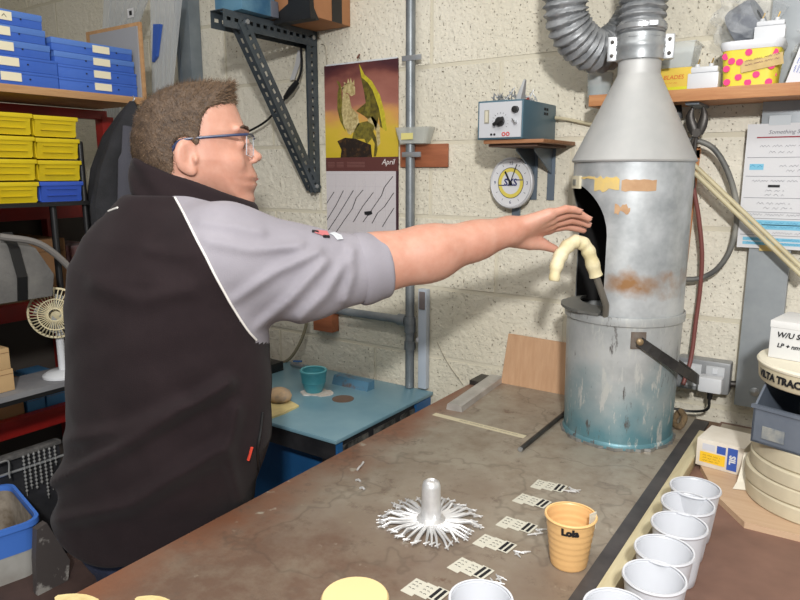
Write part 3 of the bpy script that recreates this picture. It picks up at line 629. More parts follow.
# cream tub lying on the bin, white box on top
t = thing('lidded_tub', 'flat round cream tub with black marker writing on its side', 'tub', (-.016, 1.475, zb2 + .0005))
Rt = .125
MB().lathe([(0, 0), (Rt - .006, 0), (Rt - .003, .004), (Rt, .034), (0, .034)], 56).build('tub_wall', mk('tub_cream', (214, 204, 176), .6, 0, (202, 190, 160), scale=6), t)
MB().lathe([(0, .034), (Rt + .002, .034), (Rt + .003, .038), (Rt, .042), (0, .042)], 56).build('tub_lid', mk('tub_lid_cream', (226, 219, 198), .6), t)
tx = text('VILTA TRACK', .0185, M_ink, 'marker_writing', t, (0, 0, 0), X, Y, bold=.0009, align='LEFT', world=False)
tc_ = Vector((.0, 1.475, 0)); p0 = DP(773, 358, 1.38); a0 = math.radians(-164)
for v in tx.data.vertices:
    a = a0 + .14 + v.co.x / Rt; rr = Rt + .0004 + max(0, v.co.z); v.co = (math.cos(a) * rr, math.sin(a) * rr, .018 + v.co.y)
zt2 = zb2 + .043
t = thing('small_white_box', 'white card box with two lines of marker writing on the tub', 'box', (-.03, 1.49, zt2), -.18)
hw = .085
MB().box((-hw, -.055, 0), (hw, .055, .072), .0015).build('carton', mk('white_card', (206, 206, 204), .8), t)
MB().box((-hw - .001, -.056, .060), (hw + .001, .056, .0735), .001).build('carton_lid', mk('white_card_lid', (214, 214, 212), .8), t)
text('W/U Sight', .0145, M_ink, 'marker_writing', t, (-hw + .012, -.0565, .047), X, Z, shear=.2, bold=.0003, align='LEFT', world=False)
text('LP + nm', .0115, M_ink, 'marker_writing', t, (-hw + .014, -.0555, .026), X, Z, shear=.2, bold=.0003, align='LEFT', world=False)
# printed carton and the torn paper beside it
pa = ZP(702, 468, BZ + .0125)
t = thing('printed_carton', 'small white carton with yellow and blue print behind the cups', 'box', (-.195, 1.57, BZ + .0125), -.12)
w, d_, h = .096, .10, .062
MB().box((-w / 2, -d_ / 2, 0), (w / 2, d_ / 2, h), .001).build('carton', mk('offwhite_carton', (222, 216, 204), .8, 0, (206, 196, 180), scale=8), t)
y = -d_ / 2 - .0006
MB().box((-w / 2 + .008, y, .01), (.012, y + .0008, .034)).build('yellow_label', mk('yellow_print', (232, 188, 40), .7), t)
MB().box((-.006, y, .037), (.012, y + .0008, .054)).build('blue_square', mk('blue_print', (52, 84, 164), .7), t)
MB().box((-w / 2 + .012, y, .039), (-.01, y + .0008, .053)).build('grey_panel', mk('pale_grey_print', (196, 198, 206), .7), t)
MB().box((.016, y, .006), (.036, y + .0008, .056)).build('blue_panel', MATS['blue_print'], t)
text('SIL', .017, M_white, 'print', t, (.026, y - .0004, .03), -Z, X, bold=.0007, world=False)
s = MB(); [scribble(s, (-w / 2 + .014, y - .0002, .015 + i * .006), X, Z, .036, .003, lw=.0006, seed=i + 70) for i in range(3)]; s.build('small_print', mk('brown_print', (120, 92, 30), .7), t)
s = MB(); q = Vector((-.145, 1.50, BZ + .0125))
s.strip([q + Vector((0, -.055, .0005)), q + Vector((.004, -.03, .008)), q + Vector((.006, 0, .03)), q + Vector((.006, .02, .055))], Vector((.03, .012, 0)), Vector((0, -.001, .001)))
solo(s, 'torn_paper', mk('cream_paper', (220, 214, 198), .9), 'torn cream paper flap between carton and mould discs', 'paper')
s = MB(); s.box((-.245, 1.66, BZ), (-.05, 1.85, BZ + .004)); solo(s, 'plaster_dust_sheet', mk('dusty_sheet', (178, 168, 150), .95, 0, (156, 146, 128), scale=14, bump=.4), 'dusty cream sheet on the bench below the steel post', 'sheet')

# ================================================================== ON THE BACK WALL, RIGHT
# timber shelf
sh_z = 1.713; SY = 1.73
t = thing('wall_shelf', 'timber plank wall shelf carrying tubs at top right', 'shelf', (-.2, 1.8, sh_z))
MB().box((-.604, SY, sh_z), (.3, WY - .003, sh_z + .028), .0015).build('plank', M_shelfwood, t, True)
for x in (-.36, .1):
    MB().box((x - .015, SY + .02, sh_z - .006), (x + .015, WY - .003, sh_z - .0005)).build('bracket', M_greypaint, t, True)
ST = sh_z + .0285
# translucent teal tub left behind the hood neck
p = YP(600, 80, 1.8)
t = thing('clear_jar', 'small clear tub with teal bottom on the shelf behind the duct neck', 'tub', (p.x, 1.8, ST))
M_clear = mk('clear_plastic', (214, 220, 220), .15, trans=.0, alpha=.38)
MB().lathe([(0, 0), (.03, 0), (.034, .06), (.032, .06), (.028, .002), (0, .002)], 28).build('tub_wall', M_clear, t)
MB().lathe([(0, .003), (.027, .003), (.029, .028), (0, .03)], 24).build('teal_contents', mk('teal_bits', (72, 120, 126), .7, 0, (110, 140, 140), scale=60), t)
# yellow box with BLADES
xl = YP(652, 85, 1.745).x; xr = YP(690, 85, 1.745).x
t = thing('yellow_box', 'yellow card box with red lettering on shelf beside the duct', 'box', ((xl + xr) / 2, 1.79, ST))
w = xr - xl
MB().box((-w / 2, -.04, 0), (w / 2, .04, .052), .0015).build('carton', mk('yellow_card', (226, 196, 78), .7, 0, (214, 182, 70), scale=8), t)
MB().box((-w / 2, -.041, .0), (w / 2, -.0398, .008)).build('lime_edge', mk('lime_print', (206, 206, 36), .7), t)
M_redink = mk('red_ink', (206, 84, 44), .7)
text('BLADES', .0135, M_redink, 'lettering', t, (.004, -.0405, .03), X, Z, shear=.15, world=False)
s = MB(); scribble(s, (-.02, -.0402, .017), X, Z, .035, .004, lw=.0007, seed=5); s.build('lettering_scrawl', M_redink, t)
t = thing('clear_tub', 'clear plastic tub standing on the yellow box', 'tub', ((xl + xr) / 2 + .002, 1.79, ST + .0525))
s = MB(); a, b2, hh = .045, .04, .055
pr = []
for (k, z_) in ((.82, 0), (1, hh), (1.06, hh), (1.06, hh + .003), (.98, hh + .003), (.8, .002)):
    pr.append([Vector((sx_ * a * k, sy_ * b2 * k, z_)) for sx_, sy_ in ((-1, -1), (1, -1), (1, 1), (-1, 1))])
vv = sum(pr, []); ff = [(i * 4 + k, i * 4 + (k + 1) % 4, i * 4 + 4 + (k + 1) % 4, i * 4 + 4 + k) for i in range(5) for k in range(4)] + [(20, 21, 22, 23), (0, 1, 2, 3)]
s.add(vv, ff); s.build('tub_wall', M_clear, t)
# white transformer plugs
def white_unit(loc, rz, label, w=.082, h=.05, d_=.05):
    t = thing('white_adaptor', label, 'adaptor', loc, rz, 'white adaptor boxes on the shelf')
    MB().box((-w / 2, -d_ / 2, 0), (w / 2, d_ / 2, h * .72), .003).build('lower_case', M_white, t)
    MB().box((-w / 2 + .003, -d_ / 2 + .003, h * .73), (w / 2 - .003, d_ / 2 - .003, h), .003).build('upper_case', M_white, t)
    for x in (-.018, .012): 
        o = MB().lathe([(0, h), (.006, h), (.005, h + .008), (0, h + .008)], 12, (x, 0, 0)).build('terminal', M_white, t)
        MB().tube([(x, 0, h + .007), (x + .004, 0, h + .02)], .0016, 6).build('brass_pin', mk('brass', (170, 140, 80), .4, .8), o)
xa = YP(687, 80, 1.745).x; xb = YP(718, 80, 1.745).x
white_unit(((xa + xb) / 2, 1.772, ST), 0, 'white adaptor box on the plank between yellow box and spotted tub', w=xb - xa)
# polka dot tub
xa = YP(719, 70, 1.75).x; xb = YP(779, 70, 1.75).x; w = xb - xa; hh = .083
t = thing('spotted_tub', 'yellow tub with pink polka dots and white lid on the shelf', 'tub', ((xa + xb) / 2, 1.8, ST))
def rrect(w, d, r, z, n=5):
    P = []
    for cx_, cy_, a0 in ((w / 2 - r, d / 2 - r, 0), (-w / 2 + r, d / 2 - r, PI / 2), (-w / 2 + r, -d / 2 + r, PI), (w / 2 - r, -d / 2 + r, 1.5 * PI)):
        for i in range(n + 1): a = a0 + PI / 2 * i / n; P.append(Vector((cx_ + r * math.cos(a), cy_ + r * math.sin(a), z)))
    return P
def loft(rings, cap=True):
    s = MB(); n = len(rings[0]); vv = sum(rings, []); ff = [(i * n + k, i * n + (k + 1) % n, (i + 1) * n + (k + 1) % n, (i + 1) * n + k) for i in range(len(rings) - 1) for k in range(n)]
    if cap: ff += [tuple(range(n))[::-1], tuple((len(rings) - 1) * n + k for k in range(n))]
    return s.add(vv, ff, True)
loft([rrect(w * .9, .085, .022, 0), rrect(w * .99, .1, .024, hh)]).build('tub_wall', mk('lemon_print', (226, 208, 66), .5), t)
loft([rrect(w * 1.0, .102, .024, hh - .003), rrect(w * 1.06, .108, .026, hh + .004), rrect(w * 1.08, .11, .027, hh + .012), rrect(w * 1.06, .106, .026, hh + .016), rrect(w * .9, .08, .02, hh + .0165)]).build('tub_lid', mk('white_lid', (220, 222, 226), .45), t)
M_pink = mk('pink_dots', (224, 52, 120), .6)
for i, (u, v) in enumerate([(-.42, .84), (-.40, .5), (-.39, .14), (-.31, .70), (-.02, .90), (-.17, .66), (-.18, .26), (.0, .1), (.14, .30), (.38, .08), (.39, .50), (.41, .86), (.46, .28), (.47, .68)]):
    yy = -(.0425 + .0075 * v); cdir = Vector((u * w * (.9 + .09 * v), yy - .0006, v * hh * .97)); rr_ = .0075 if abs(u) < .44 else .004
    if abs(u) > .40: cdir.y += .004 if abs(u) < .44 else .012
    MB().lathe([(0, -.0005), (rr_, -.0005), (rr_, .0005), (0, .0005)], 16, cdir, (0.5 * (1 if u > .44 else 0), -1, .09)).build('dot', M_pink, t)
lbl = MB().obox((.025, -.0482, hh * .58), (.085, .0008, .026), Matrix.Rotation(-.16, 3, 'Y') @ Matrix.Rotation(-.09, 3, 'X')).build('taped_label', mk('aged_label', (204, 178, 120), .7, 0, (186, 160, 108), scale=30), t)
s = MB()
for i in range(2): scribble(s, (-.008, -.0492, hh * .54 + i * .009), Vector((1, 0, .16)), Z, .068, .004, lw=.001, seed=40 + i)
s.build('label_writing', mk('purple_ink', (120, 70, 90), .7), lbl)
lz = ST + hh + .0168
white_unit(((xa + xb) / 2 + .032, 1.79, lz), .05, 'white adaptor box on top of the spotted tub lid', w=.062, h=.04, d_=.045)
# clear bags with grey rolls
def bag(c, rad, label, seed, roll=True):
    r = np.random.default_rng(seed); bm = bmesh.new(); bmesh.ops.create_icosphere(bm, subdivisions=3, radius=1)
    for v in bm.verts:
        n_ = v.co.normalized(); k = 1 + .16 * math.sin(7 * n_.x + 3 * n_.z * seed) + .12 * math.sin(9 * n_.z + 5 * n_.x) + r.normal() * .05
        v.co = Vector((n_.x * rad[0] * k, n_.y * rad[1] * k, max(n_.z * rad[2] * k, -rad[2] * .9)))
    bm.verts.index_update(); s = MB().add([v.co[:] for v in bm.verts], [[v.index for v in f.verts] for f in bm.faces]); bm.free()
    t = thing('clear_bag', label, 'plastic bag', (c[0], c[1], c[2] + rad[2] * .9), 0)
    s.build('film', mk('clear_film', (226, 230, 232), .12, alpha=.16), t)
    if roll:
        q = MB().lathe([(.012, -.03), (.04, -.03), (.044, -.02), (.044, .02), (.04, .03), (.012, .03)], 28, (.0, 0, -rad[2] * .15), (.9, -.2, .45)); q.build('grey_roll', mk('grey_foam_roll', (110, 114, 122), .8, 0, (138, 142, 148), scale=50), t)
xc = YP(745, 30, 1.8).x
bag((xc, 1.815, lz), (.075, .045, .065), 'clear plastic bag holding a grey roll on the spotted tub', 3)
bag((YP(795, 30, 1.81).x + .065, 1.8, ST + .04), (.06, .03, .05), 'clear crumpled plastic bag at the top right corner', 5, True)
# leaning printed boxes
for k, (px, rzt, lab) in enumerate(((779, .27, 'white printed box leaning against the spotted tub'), (803, .27, 'white printed box at the right frame edge of the shelf'))):
    p = YP(px, 82, 1.745); t = thing('printed_white_box', lab, 'box', (p.x + .012, 1.78, ST), 0, 'white printed boxes on the shelf', rot=(0, rzt, 0))
    MB().box((0, -.035, .0), (.036, .035, .125), .0015).build('carton', mk('white_carton', (220, 220, 224), .75), t)
    s = MB()
    for i in range(4): scribble(s, (.008 + i * .006, -.0352, .025), Z, -X, .08, .0035, lw=.0012, seed=60 + i + k)
    s.build('blue_print', mk('blue_text', (70, 92, 176), .7), t)
# steel post on the wall
t = thing('steel_post', 'grey galvanised channel post fixed upright to the wall at right', 'post', (-.175, 1.86, .95))
pz0, pz1 = .962, 2.1
MB().box((-.222, 1.845, pz0), (-.132, WY - .002, pz1), .002).build('channel', mk('post_steel', (140, 146, 150), .45, .1, (156, 161, 164), scale=9), t, True)
MB().lathe([(0, 0), (.011, 0), (.011, .003), (.007, .005), (.003, .005), (0, .0065)], 18, (-.178, 1.845, 1.005), (0, -1, 0)).build('bolt', M_zinc, t, True)
# notice
nx0, nz1, nz0 = YP(748, 123, 1.835).x, 1.662, 1.368
t = thing('handwritten_notice', 'white handwritten notice sheet taped over the steel post', 'notice', (nx0 + .12, 1.836, nz0))
M_note = mk('notice_paper', (206, 206, 208), .85)
MB().box((nx0, 1.8385, nz0), (nx0 + .3, 1.8395, nz1)).build('sheet', M_note, t, True)
yN = 1.8381
M_blueink = mk('blue_ink', (60, 130, 170), .8); M_hl = mk('blue_highlighter', (120, 184, 210), .8); M_greyink = mk('grey_ink', (120, 120, 128), .8); M_redln = mk('red_line', (150, 60, 70), .8)
text('Something Safe', .013, M_greyink, 'title', t, (nx0 + .085, yN, nz1 - .02), X, Z, shear=.25)
MB().box((nx0 + .022, yN - .0003, nz1 - .033), (nx0 + .135, yN, nz1 - .030)).build('underline', M_redln, t, True)
s = MB()
for i, (x, z_, l) in enumerate([(.03, .052, .13), (.05, .066, .05), (.075, .098, .075), (.09, .109, .05), (.02, .133, .13), (.05, .156, .04), (.05, .166, .04), (.035, .186, .07), (.05, .197, .06), (.02, .213, .17), (.02, .256, .2)]):
    s = MB(); scribble(s, (nx0 + x, yN, nz1 - z_), X, Z, l, .006, lw=.0009, seed=100 + i); s.build('handwriting_line', M_greyink, t, True)
s = MB()
for z_ in (.078, .122, .173, .207, .222, .262): MB().box((nx0 + .005, yN - .0002, nz1 - z_ - .0005), (nx0 + .28, yN, nz1 - z_ + .0005)).build('ruled_line', M_greyink, t, True)
s = MB()
for (x, z_, l, h) in ((.012, .1, .03, .014), (.02, .232, .12, .012), (.05, .242, .13, .012), (.012, .272, .2, .008), (.012, .282, .18, .007)): MB().box((nx0 + x, yN - .0001, nz1 - z_ - h / 2), (nx0 + x + l, yN + .0002, nz1 - z_ + h / 2)).build('highlighter', M_hl, t, True)
s = MB()
for i, (x, z_, l) in enumerate([(.013, .098, .027), (.03, .232, .1), (.06, .242, .11), (.02, .272, .18), (.02, .282, .16)]): s = MB(); scribble(s, (nx0 + x, yN - .0002, nz1 - z_), X, Z, l, .006, lw=.001, seed=130 + i); s.build('blue_handwriting', M_blueink, t, True)
MB().box((nx0 + .055, yN - .0004, nz1 - .148), (nx0 + .08, yN, nz1 - .142)).build('crossed_out_word', M_ink, t, True)
MB().box((nx0 + .05, yN - .0006, nz0 - .006), (nx0 + .1, yN + .0004, nz0 + .008)).build('tape', M_tapey, t, True)
MB().box((-.205, yN - .0004, nz1 - .004), (-.16, yN + .0004, nz1 + .018)).build('clear_tape', mk('shiny_tape', (190, 196, 200), .1), t, True)
# diagonal twin conduit
a = YP(686, 161, 1.79); b2 = YP(806, 276, 1.79); t = thing('diagonal_conduit', 'pair of cream plastic conduits slanting down across the notice', 'conduit', (a + b2) / 2)
n_ = (b2 - a).normalized().cross(Y).normalized()
for k in (-1, 1): MB().tube([a + n_ * k * .0062, b2 + n_ * k * .0062], .0058, 10).build('conduit', mk('cream_conduit', (196, 186, 152), .5, 0, (180, 168, 134), scale=10), t, True)
# grey hose loop, red hose, pincers, orange strip
pts = [YP(676, 150, 1.8), YP(684, 142, 1.805), YP(698, 141, 1.81), YP(715, 150, 1.82), YP(729, 175, 1.83), YP(737, 210, 1.84), YP(732, 245, 1.84), YP(718, 268, 1.84), YP(700, 278, 1.84), YP(683, 279, 1.83), YP(672, 277, 1.82)]
solo(MB().tube(bez(pts, 6), .0068, 10), 'grey_hose', mk('grey_hose_rubber', (86, 86, 84), .5, 0, (140, 138, 130), scale=5, lo=.4, hi=.6), 'grey rubber hose looping on the wall beside the hood', 'hose')
pts = [YP(692, 172, 1.81), YP(694, 190, 1.81), YP(699, 220, 1.82), YP(702, 255, 1.83), YP(700, 290, 1.84), YP(696, 320, 1.84), YP(691, 358, 1.83), YP(683, 385, 1.8)]
solo(MB().tube(bez(pts, 6), .0055, 10), 'red_hose', mk('maroon_hose', (124, 72, 66), .5), 'thin maroon hose hanging down beside the hood', 'hose')
t = thing('pincers', 'dark long handled pincers hanging under the wall shelf', 'pincers', YP(697, 130, 1.78))
for k in (-1, 1):
    pts = [YP(697 + k * 2, 134, 1.782), YP(697 + k * 7, 118, 1.782), YP(698 + k * 5, 107, 1.782)]
    MB().tube(bez(pts, 4), [.009, .011, .012, .011, .010, .009, .007, .005, .003], 8, flat=.5, up=(0, 1, 0)).build('jaw', M_darkmetal, t, True)
    pts = [YP(697, 132, 1.782), YP(693 + k * 2, 145, 1.785), YP(691 + k * 3, 165, 1.79), YP(689 + k * 4, 188, 1.79)]
    MB().tube(bez(pts, 4), .0045, 8).build('handle', M_darkmetal, t, True)
MB().lathe([(0, -.008), (.01, -.008), (.011, 0), (.01, .008), (0, .008)], 14, YP(697, 133, 1.782), (0, 1, 0)).build('pivot', M_darkmetal, t, True)
t = thing('hanging_tool', 'dark tool with bluish blade hanging under the shelf behind the cone', 'tool', YP(676, 120, 1.82))
MB().tube([YP(668, 98, 1.82), YP(674, 108, 1.82), YP(678, 120, 1.82)], [.022, .02, .012], 10, flat=.5, up=(0, 1, 0)).build('grip', M_black, t, True)
MB().tube([YP(676, 112, 1.825), YP(679, 152, 1.825)], .009, 8, flat=.4, up=(0, 1, 0)).build('blade', mk('blued_blade', (92, 106, 128), .3, .8), t, True)
s = MB(); s.strip([YP(697, 150, 1.845), YP(691, 200, 1.845), YP(684, 262, 1.845)], X * .016, Y * .006)
s.box(YP(686, 147, 1.845), YP(700, 158, 1.851))
solo(s, 'wooden_strip', mk('orange_wood', (186, 124, 76), .7), 'narrow orange wooden strip hanging behind the pincers', 'strip')
# socket, plug and flex
p = YP(706, 377, 1.83); t = thing('wall_socket', 'grey metal double wall socket beside the bucket', 'socket', (p.x, 1.86, p.z - .04))
MB().box((p.x - .075, 1.835, p.z - .042), (p.x + .055, WY - .002, p.z + .042), .005).build('back_box', mk('socket_grey', (150, 152, 154), .4, .3), t, True)
for dx in (-.035, .02):
    f = MB().box((p.x + dx - .022, 1.832, p.z - .03), (p.x + dx + .022, 1.8355, p.z + .03), .001).build('face', mk('socket_face', (190, 192, 194), .45), t, True)
    MB().box((p.x + dx - .006, 1.829, p.z + .012), (p.x + dx + .006, 1.832, p.z + .026)).build('switch', M_white, f, True)
t = thing('mains_plug', 'white mains plug in the grey wall socket', 'plug', (p.x + .02, 1.81, p.z - .022))
MB().box((p.x - .012, 1.79, p.z - .03), (p.x + .044, 1.828, p.z + .01), .006).build('plug_body', M_white, t, True)
MB().lathe([(0, 0), (.008, 0), (.006, .02), (0, .02)], 10, (p.x + .016, 1.81, p.z - .03), (0, 0, -1)).build('flex_grip', M_black, t, True)
pts = [Vector((p.x + .016, 1.81, p.z - .05)), Vector((p.x + .012, 1.81, p.z - .08)), Vector((p.x - .03, 1.815, p.z - .095)), Vector((p.x - .08, 1.8, p.z - .09))]
MB().tube(bez(pts, 5), .0035, 8).build('flex', M_black, t, True)
o = MB().tube([Vector((p.x + .055, 1.855, p.z - .015)), Vector((-.222, 1.858, p.z - .015))], .009, 10)
solo(o, 'conduit_stub', M_darkmetal, 'short dark conduit between wall socket and steel post', 'conduit')
s = MB().tube(bez([Vector((-.34, 1.8, .935)), Vector((-.325, 1.78, .925)), Vector((-.33, 1.75, .908)), Vector((-.35, 1.78, .91)), Vector((-.345, 1.82, .93))], 5), .008, 8)
solo(s, 'frayed_rope', mk('frayed_brown', (130, 108, 78), .9, 0, (96, 80, 60), scale=60, bump=.6), 'frayed brown rope end behind the bucket near the socket', 'rope')
# ================================================================== ON THE BACK WALL, MIDDLE
# device on its little shelf
dx1 = -.7415; dy0 = 1.637; dz0 = 1.634; dz1 = 1.7335; dx0 = -.872
t = thing('control_unit', 'blue grey electrical control unit with dials on a wall bracket', 'control unit', ((dx0 + dx1) / 2, 1.75, dz0))
M_unit = mk('unit_blue', (76, 106, 120), .4, 0, (68, 96, 110), scale=5)
MB().box((dx0, dy0 + .004, dz0), (dx1, 1.862, dz1), .003).build('case', M_unit, t, True)
MB().box((dx0 + .006, dy0 + .001, dz0 + .005), (dx1 - .004, dy0 + .0045, dz1 - .005)).build('face_plate', mk('brushed_plate', (206, 208, 212), .38, .3), t, True)
w = dx1 - dx0; h = dz1 - dz0
def onf(u, v, y=0.): return Vector((dx0 + u * w, dy0 + .001 - y, dz0 + v * h))
k = MB().lathe([(0, 0), (.0125, 0), (.0115, .009), (0, .01)], 20, onf(.52, .45), (0, -1, 0)).build('dial_knob', M_black, t, True)
MB().obox(onf(.52, .45, .012), (.034, .008, .009), Matrix.Rotation(-.55, 3, 'Y'), .002).build('pointer', M_black, k, True)
MB().lathe([(0, 0), (.009, 0), (.008, .01), (0, .011)], 18, onf(.85, .74), (0, -1, 0)).build('small_knob', M_black, t, True)
sw = MB().lathe([(0, 0), (.0055, 0), (.005, .006), (0, .006)], 12, onf(.85, .42), (0, -1, 0)).build('toggle_switch', M_zinc, t, True)
MB().tube([onf(.85, .42, .005), onf(.83, .5, .016)], .002, 8).build('lever', M_zinc, sw, True)
mt = MB().box(onf(.17, .42), onf(.27, .76, .002)).build('meter_window', mk('meter_cream', (150, 146, 130), .4), t, True)
MB().box(onf(.19, .45, .002), onf(.25, .73, .0026)).build('meter_scale', mk('meter_dark', (196, 190, 170), .4), mt, True)
for (u, c) in ((.33, 'ink_black'), (.4, 'ink_black')): MB().lathe([(0, 0), (.003, 0), (.003, .002), (0, .002)], 10, onf(u, .13), (0, -1, 0)).build('terminal', MATS[c], t, True)
M_redp = mk('red_mark', (190, 60, 60), .6)
for u in (.6, .69): MB().lathe([(.003, 0), (.0055, 0), (.0055, .001), (.003, .001)], 14, onf(u, .13), (0, -1, 0)).build('red_ring', M_redp, t, True)
s = MB()
for i in range(13):
    a = -2.2 + 4.4 * i / 12; c0 = onf(.52, .45); d = Vector((math.sin(a), 0, math.cos(a))); s.strip([c0 + d * .02, c0 + d * .024], Vector((.001, 0, .0003)), (0, -.0004, 0))
s.build('dial_scale', M_ink, t, True)
for i in range(2):
    for j in range(2): MB().box((dx1 + .0005, 1.775 + i * .016, dz0 + .068 + j * .012), (dx1 + .0012, 1.786 + i * .016, dz0 + .075 + j * .012)).build('vent_slot', M_ink, t, True)
# shelf board + brackets under the unit
t = thing('bracket_shelf', 'small bent plywood bracket shelf under the blue control unit', 'shelf', (-.8, 1.77, dz0 - .02))
MB().box((dx0 + .015, dy0 + .01, dz0 - .0105), (dx1 + .055, WY - .003, dz0 - .0008), .002).build('board', wood('thin_ply', (166, 118, 80), (128, 84, 56), 0), t, True)
MB().box((dx0 + .02, dy0 + .03, dz0 - .018), (dx1 + .03, WY - .003, dz0 - .011), .002).build('under_board', mk('dark_board', (104, 80, 68), .8), t, True)
M_br = mk('bracket_blue_grey', (110, 122, 134), .45, .3)
for x in (dx0 + .065, dx1 - .012):
    b1 = MB().box((x - .011, WY - .006, 1.47), (x + .011, WY - .003, dz0 - .018)).build('bracket', M_br, t, True)
    MB().prism([Vector((x - .002, WY - .006, dz0 - .09)), Vector((x - .002, WY - .006, dz0 - .019)), Vector((x - .002, WY - .13, dz0 - .019)), Vector((x - .002, WY - .13, dz0 - .026))], (.004, 0, 0)).build('gusset', M_br, b1, True)
# heap of small castings on the unit
r = random.Random(11); t0 = None
for i in range(30):
    u = r.uniform(.2, .92); v = r.uniform(.05, .45); hgt = .004 + .02 * r.random() + (.024 if .5 < u < .85 else 0) * r.random()
    p = Vector((dx0 + u * w, dy0 + .01 + v * .2, dz1 + .0005)); d = Vector((r.uniform(-.012, .012), r.uniform(-.008, .008), 0)); s = MB()
    s.tube([p + Z * .0015 - d, p + Z * hgt * .5, p + Z * hgt + d], [.0015, .0024, .001], 5); s.tube([p + Z * hgt * .55 - Vector((d.y, -d.x, 0)), p + Z * hgt * .7 + Vector((d.y, -d.x, -.002))], .0013, 5)
    if i == 9: solo(s, 'small_casting', mk('red_bit', (190, 70, 50), .6), 'tiny red scrap among the castings on the control unit', 'casting')
    else: solo(s, 'small_casting', M_zinc, 'tiny silver casting heaped on top of the control unit', 'casting', 'tiny castings on the control unit')
s = MB(); p = Vector((dx0 + .83 * w, dy0 + .03, dz1 + .0005)); s.lathe([(.0, 0), (.014, 0), (.004, .05), (0, .052)], 6, p, (.25, 0, 1)); solo(s, 'cone_casting', M_zinc, 'pointed silver casting standing tallest on the control unit', 'casting')
# cable from unit along the wall
s = MB().tube([Vector((dx1 + .001, 1.85, 1.70)), Vector((dx1 + .03, 1.868, 1.695)), Vector((-.56, 1.868, 1.66))], .0045, 8)
solo(s, 'wall_cable', mk('cream_cable', (190, 180, 150), .6), 'cream cable running from the control unit to the hood', 'cable')
# clock
c = YP(510, 183, 1.82); Rk = .082
t = thing('wall_clock', 'round white wall clock with yellow ring and blue logo', 'clock', (c.x, 1.83, c.z), 0, rot=(.0, 0, -.16)); t.scale = (.9, .9, .9)
MB().lathe([(0, 0), (Rk - .002, 0), (Rk, .003), (Rk, .014), (Rk - .004, .017), (Rk - .007, .014), (0, .013)], 56, (0, .01, 0), (0, -1, 0)).build('case', mk('clock_grey_rim', (196, 196, 198), .4), t)
MB().lathe([(0, 0), (Rk - .008, 0), (Rk - .008, .0012), (0, .0012)], 56, (0, -.003, 0), (0, -1, 0)).build('dial', mk('clock_white', (222, 222, 224), .5), t)
MB().lathe([(.036, 0), (.0475, 0), (.0475, .0008), (.036, .0008)], 48, (0, -.0044, 0), (0, -1, 0)).build('yellow_ring', mk('clock_yellow', (226, 208, 96), .5), t)
MB().lathe([(.0475, 0), (.0495, 0), (.0495, .0008), (.0475, .0008)], 48, (0, -.0044, 0), (0, -1, 0)).build('blue_ring', mk('clock_dark_ring', (70, 66, 70), .5), t)
M_logo = mk('logo_blue', (44, 50, 112), .5)
text('SXS', .031, M_logo, 'logo', t, (0, -.0056, .0012), X, Z, bold=.0008, world=False)
MB().box((-.046, -.0056, -.0095), (-.024, -.0048, -.0065)).build('logo_bar', M_logo, t); MB().box((.024, -.0056, .0085), (.046, -.0048, .0115)).build('logo_bar', M_logo, t)
for a in range(12):
    th_ = a * PI / 6; q = Vector((math.sin(th_), 0, math.cos(th_))) * .062
    if a % 3 == 0: text({0: '12', 3: '3', 6: '6', 9: '9'}[a], .016, mk('clock_numeral', (92, 98, 124), .6), 'numeral', t, q + Vector((0, -.0046, 0)), X, Z, world=False)
    else: MB().obox(q + Vector((0, -.0046, 0)), (.0016, .0006, .007), Matrix.Rotation(th_, 3, 'Y')).build('tick', M_greyink, t)
for (a, l, wd_) in ((-.52, .042, .006), (.38, .064, .003)):
    d = Vector((math.sin(a), 0, math.cos(a))); MB().strip([d * -.01 + Vector((0, -.0075, 0)), d * l * .6 + Vector((0, -.0075, 0)), d * l + Vector((0, -.0075, 0))], Vector((math.cos(a), 0, -math.sin(a))) * wd_, (0, -.0006, 0)).build('clock_hand', M_ink, t)
MB().lathe([(0, 0), (.006, 0), (.005, .004), (0, .004)], 14, (0, -.006, 0), (0, -1, 0)).build('hub', M_ink, t)
s = MB(); s.box((c.x - .013, WY - .012, c.z - .13), (c.x + .011, WY - .003, c.z + .02)); solo(s, 'strap_bracket', M_br, 'narrow blue grey strap on the wall behind the clock', 'bracket')
# vertical conduit pipe, tee and branch
xp = -1.226; yp = WY - .028
t = thing('steel_conduit', 'grey galvanised conduit pipe running up the wall with tee branch', 'pipe', (xp, yp, .83))
M_pipe = mk('pipe_grey', (118, 124, 128), .42, .45, (140, 145, 148), scale=14)
MB().tube([(xp, yp, TZ + .002), (xp, yp, 2.7)], .0155, 16).build('riser', M_pipe, t, True)
for z_ in (1.03, .97, 1.055): MB().lathe([(.0158, -.014), (.0195, -.014), (.0195, .014), (.0158, .014)], 16, (xp, yp, z_)).build('coupling', M_pipe, t, True)
MB().tube([(xp, yp, 1.055), (-1.62, yp, 1.055)], .0145, 14).build('branch', M_pipe, t, True)
MB().lathe([(.015, 0), (.02, 0), (.02, .03), (.015, .03)], 16, (xp - .015, yp, 1.055), (-1, 0, 0)).build('tee_socket', M_pipe, t, True)
for z_ in (1.605, 1.9): 
    MB().box((xp - .022, yp - .017, z_ - .008), (xp + .05, yp - .0125, z_ + .008), .001).build('saddle_clip', M_zinc, t, True)
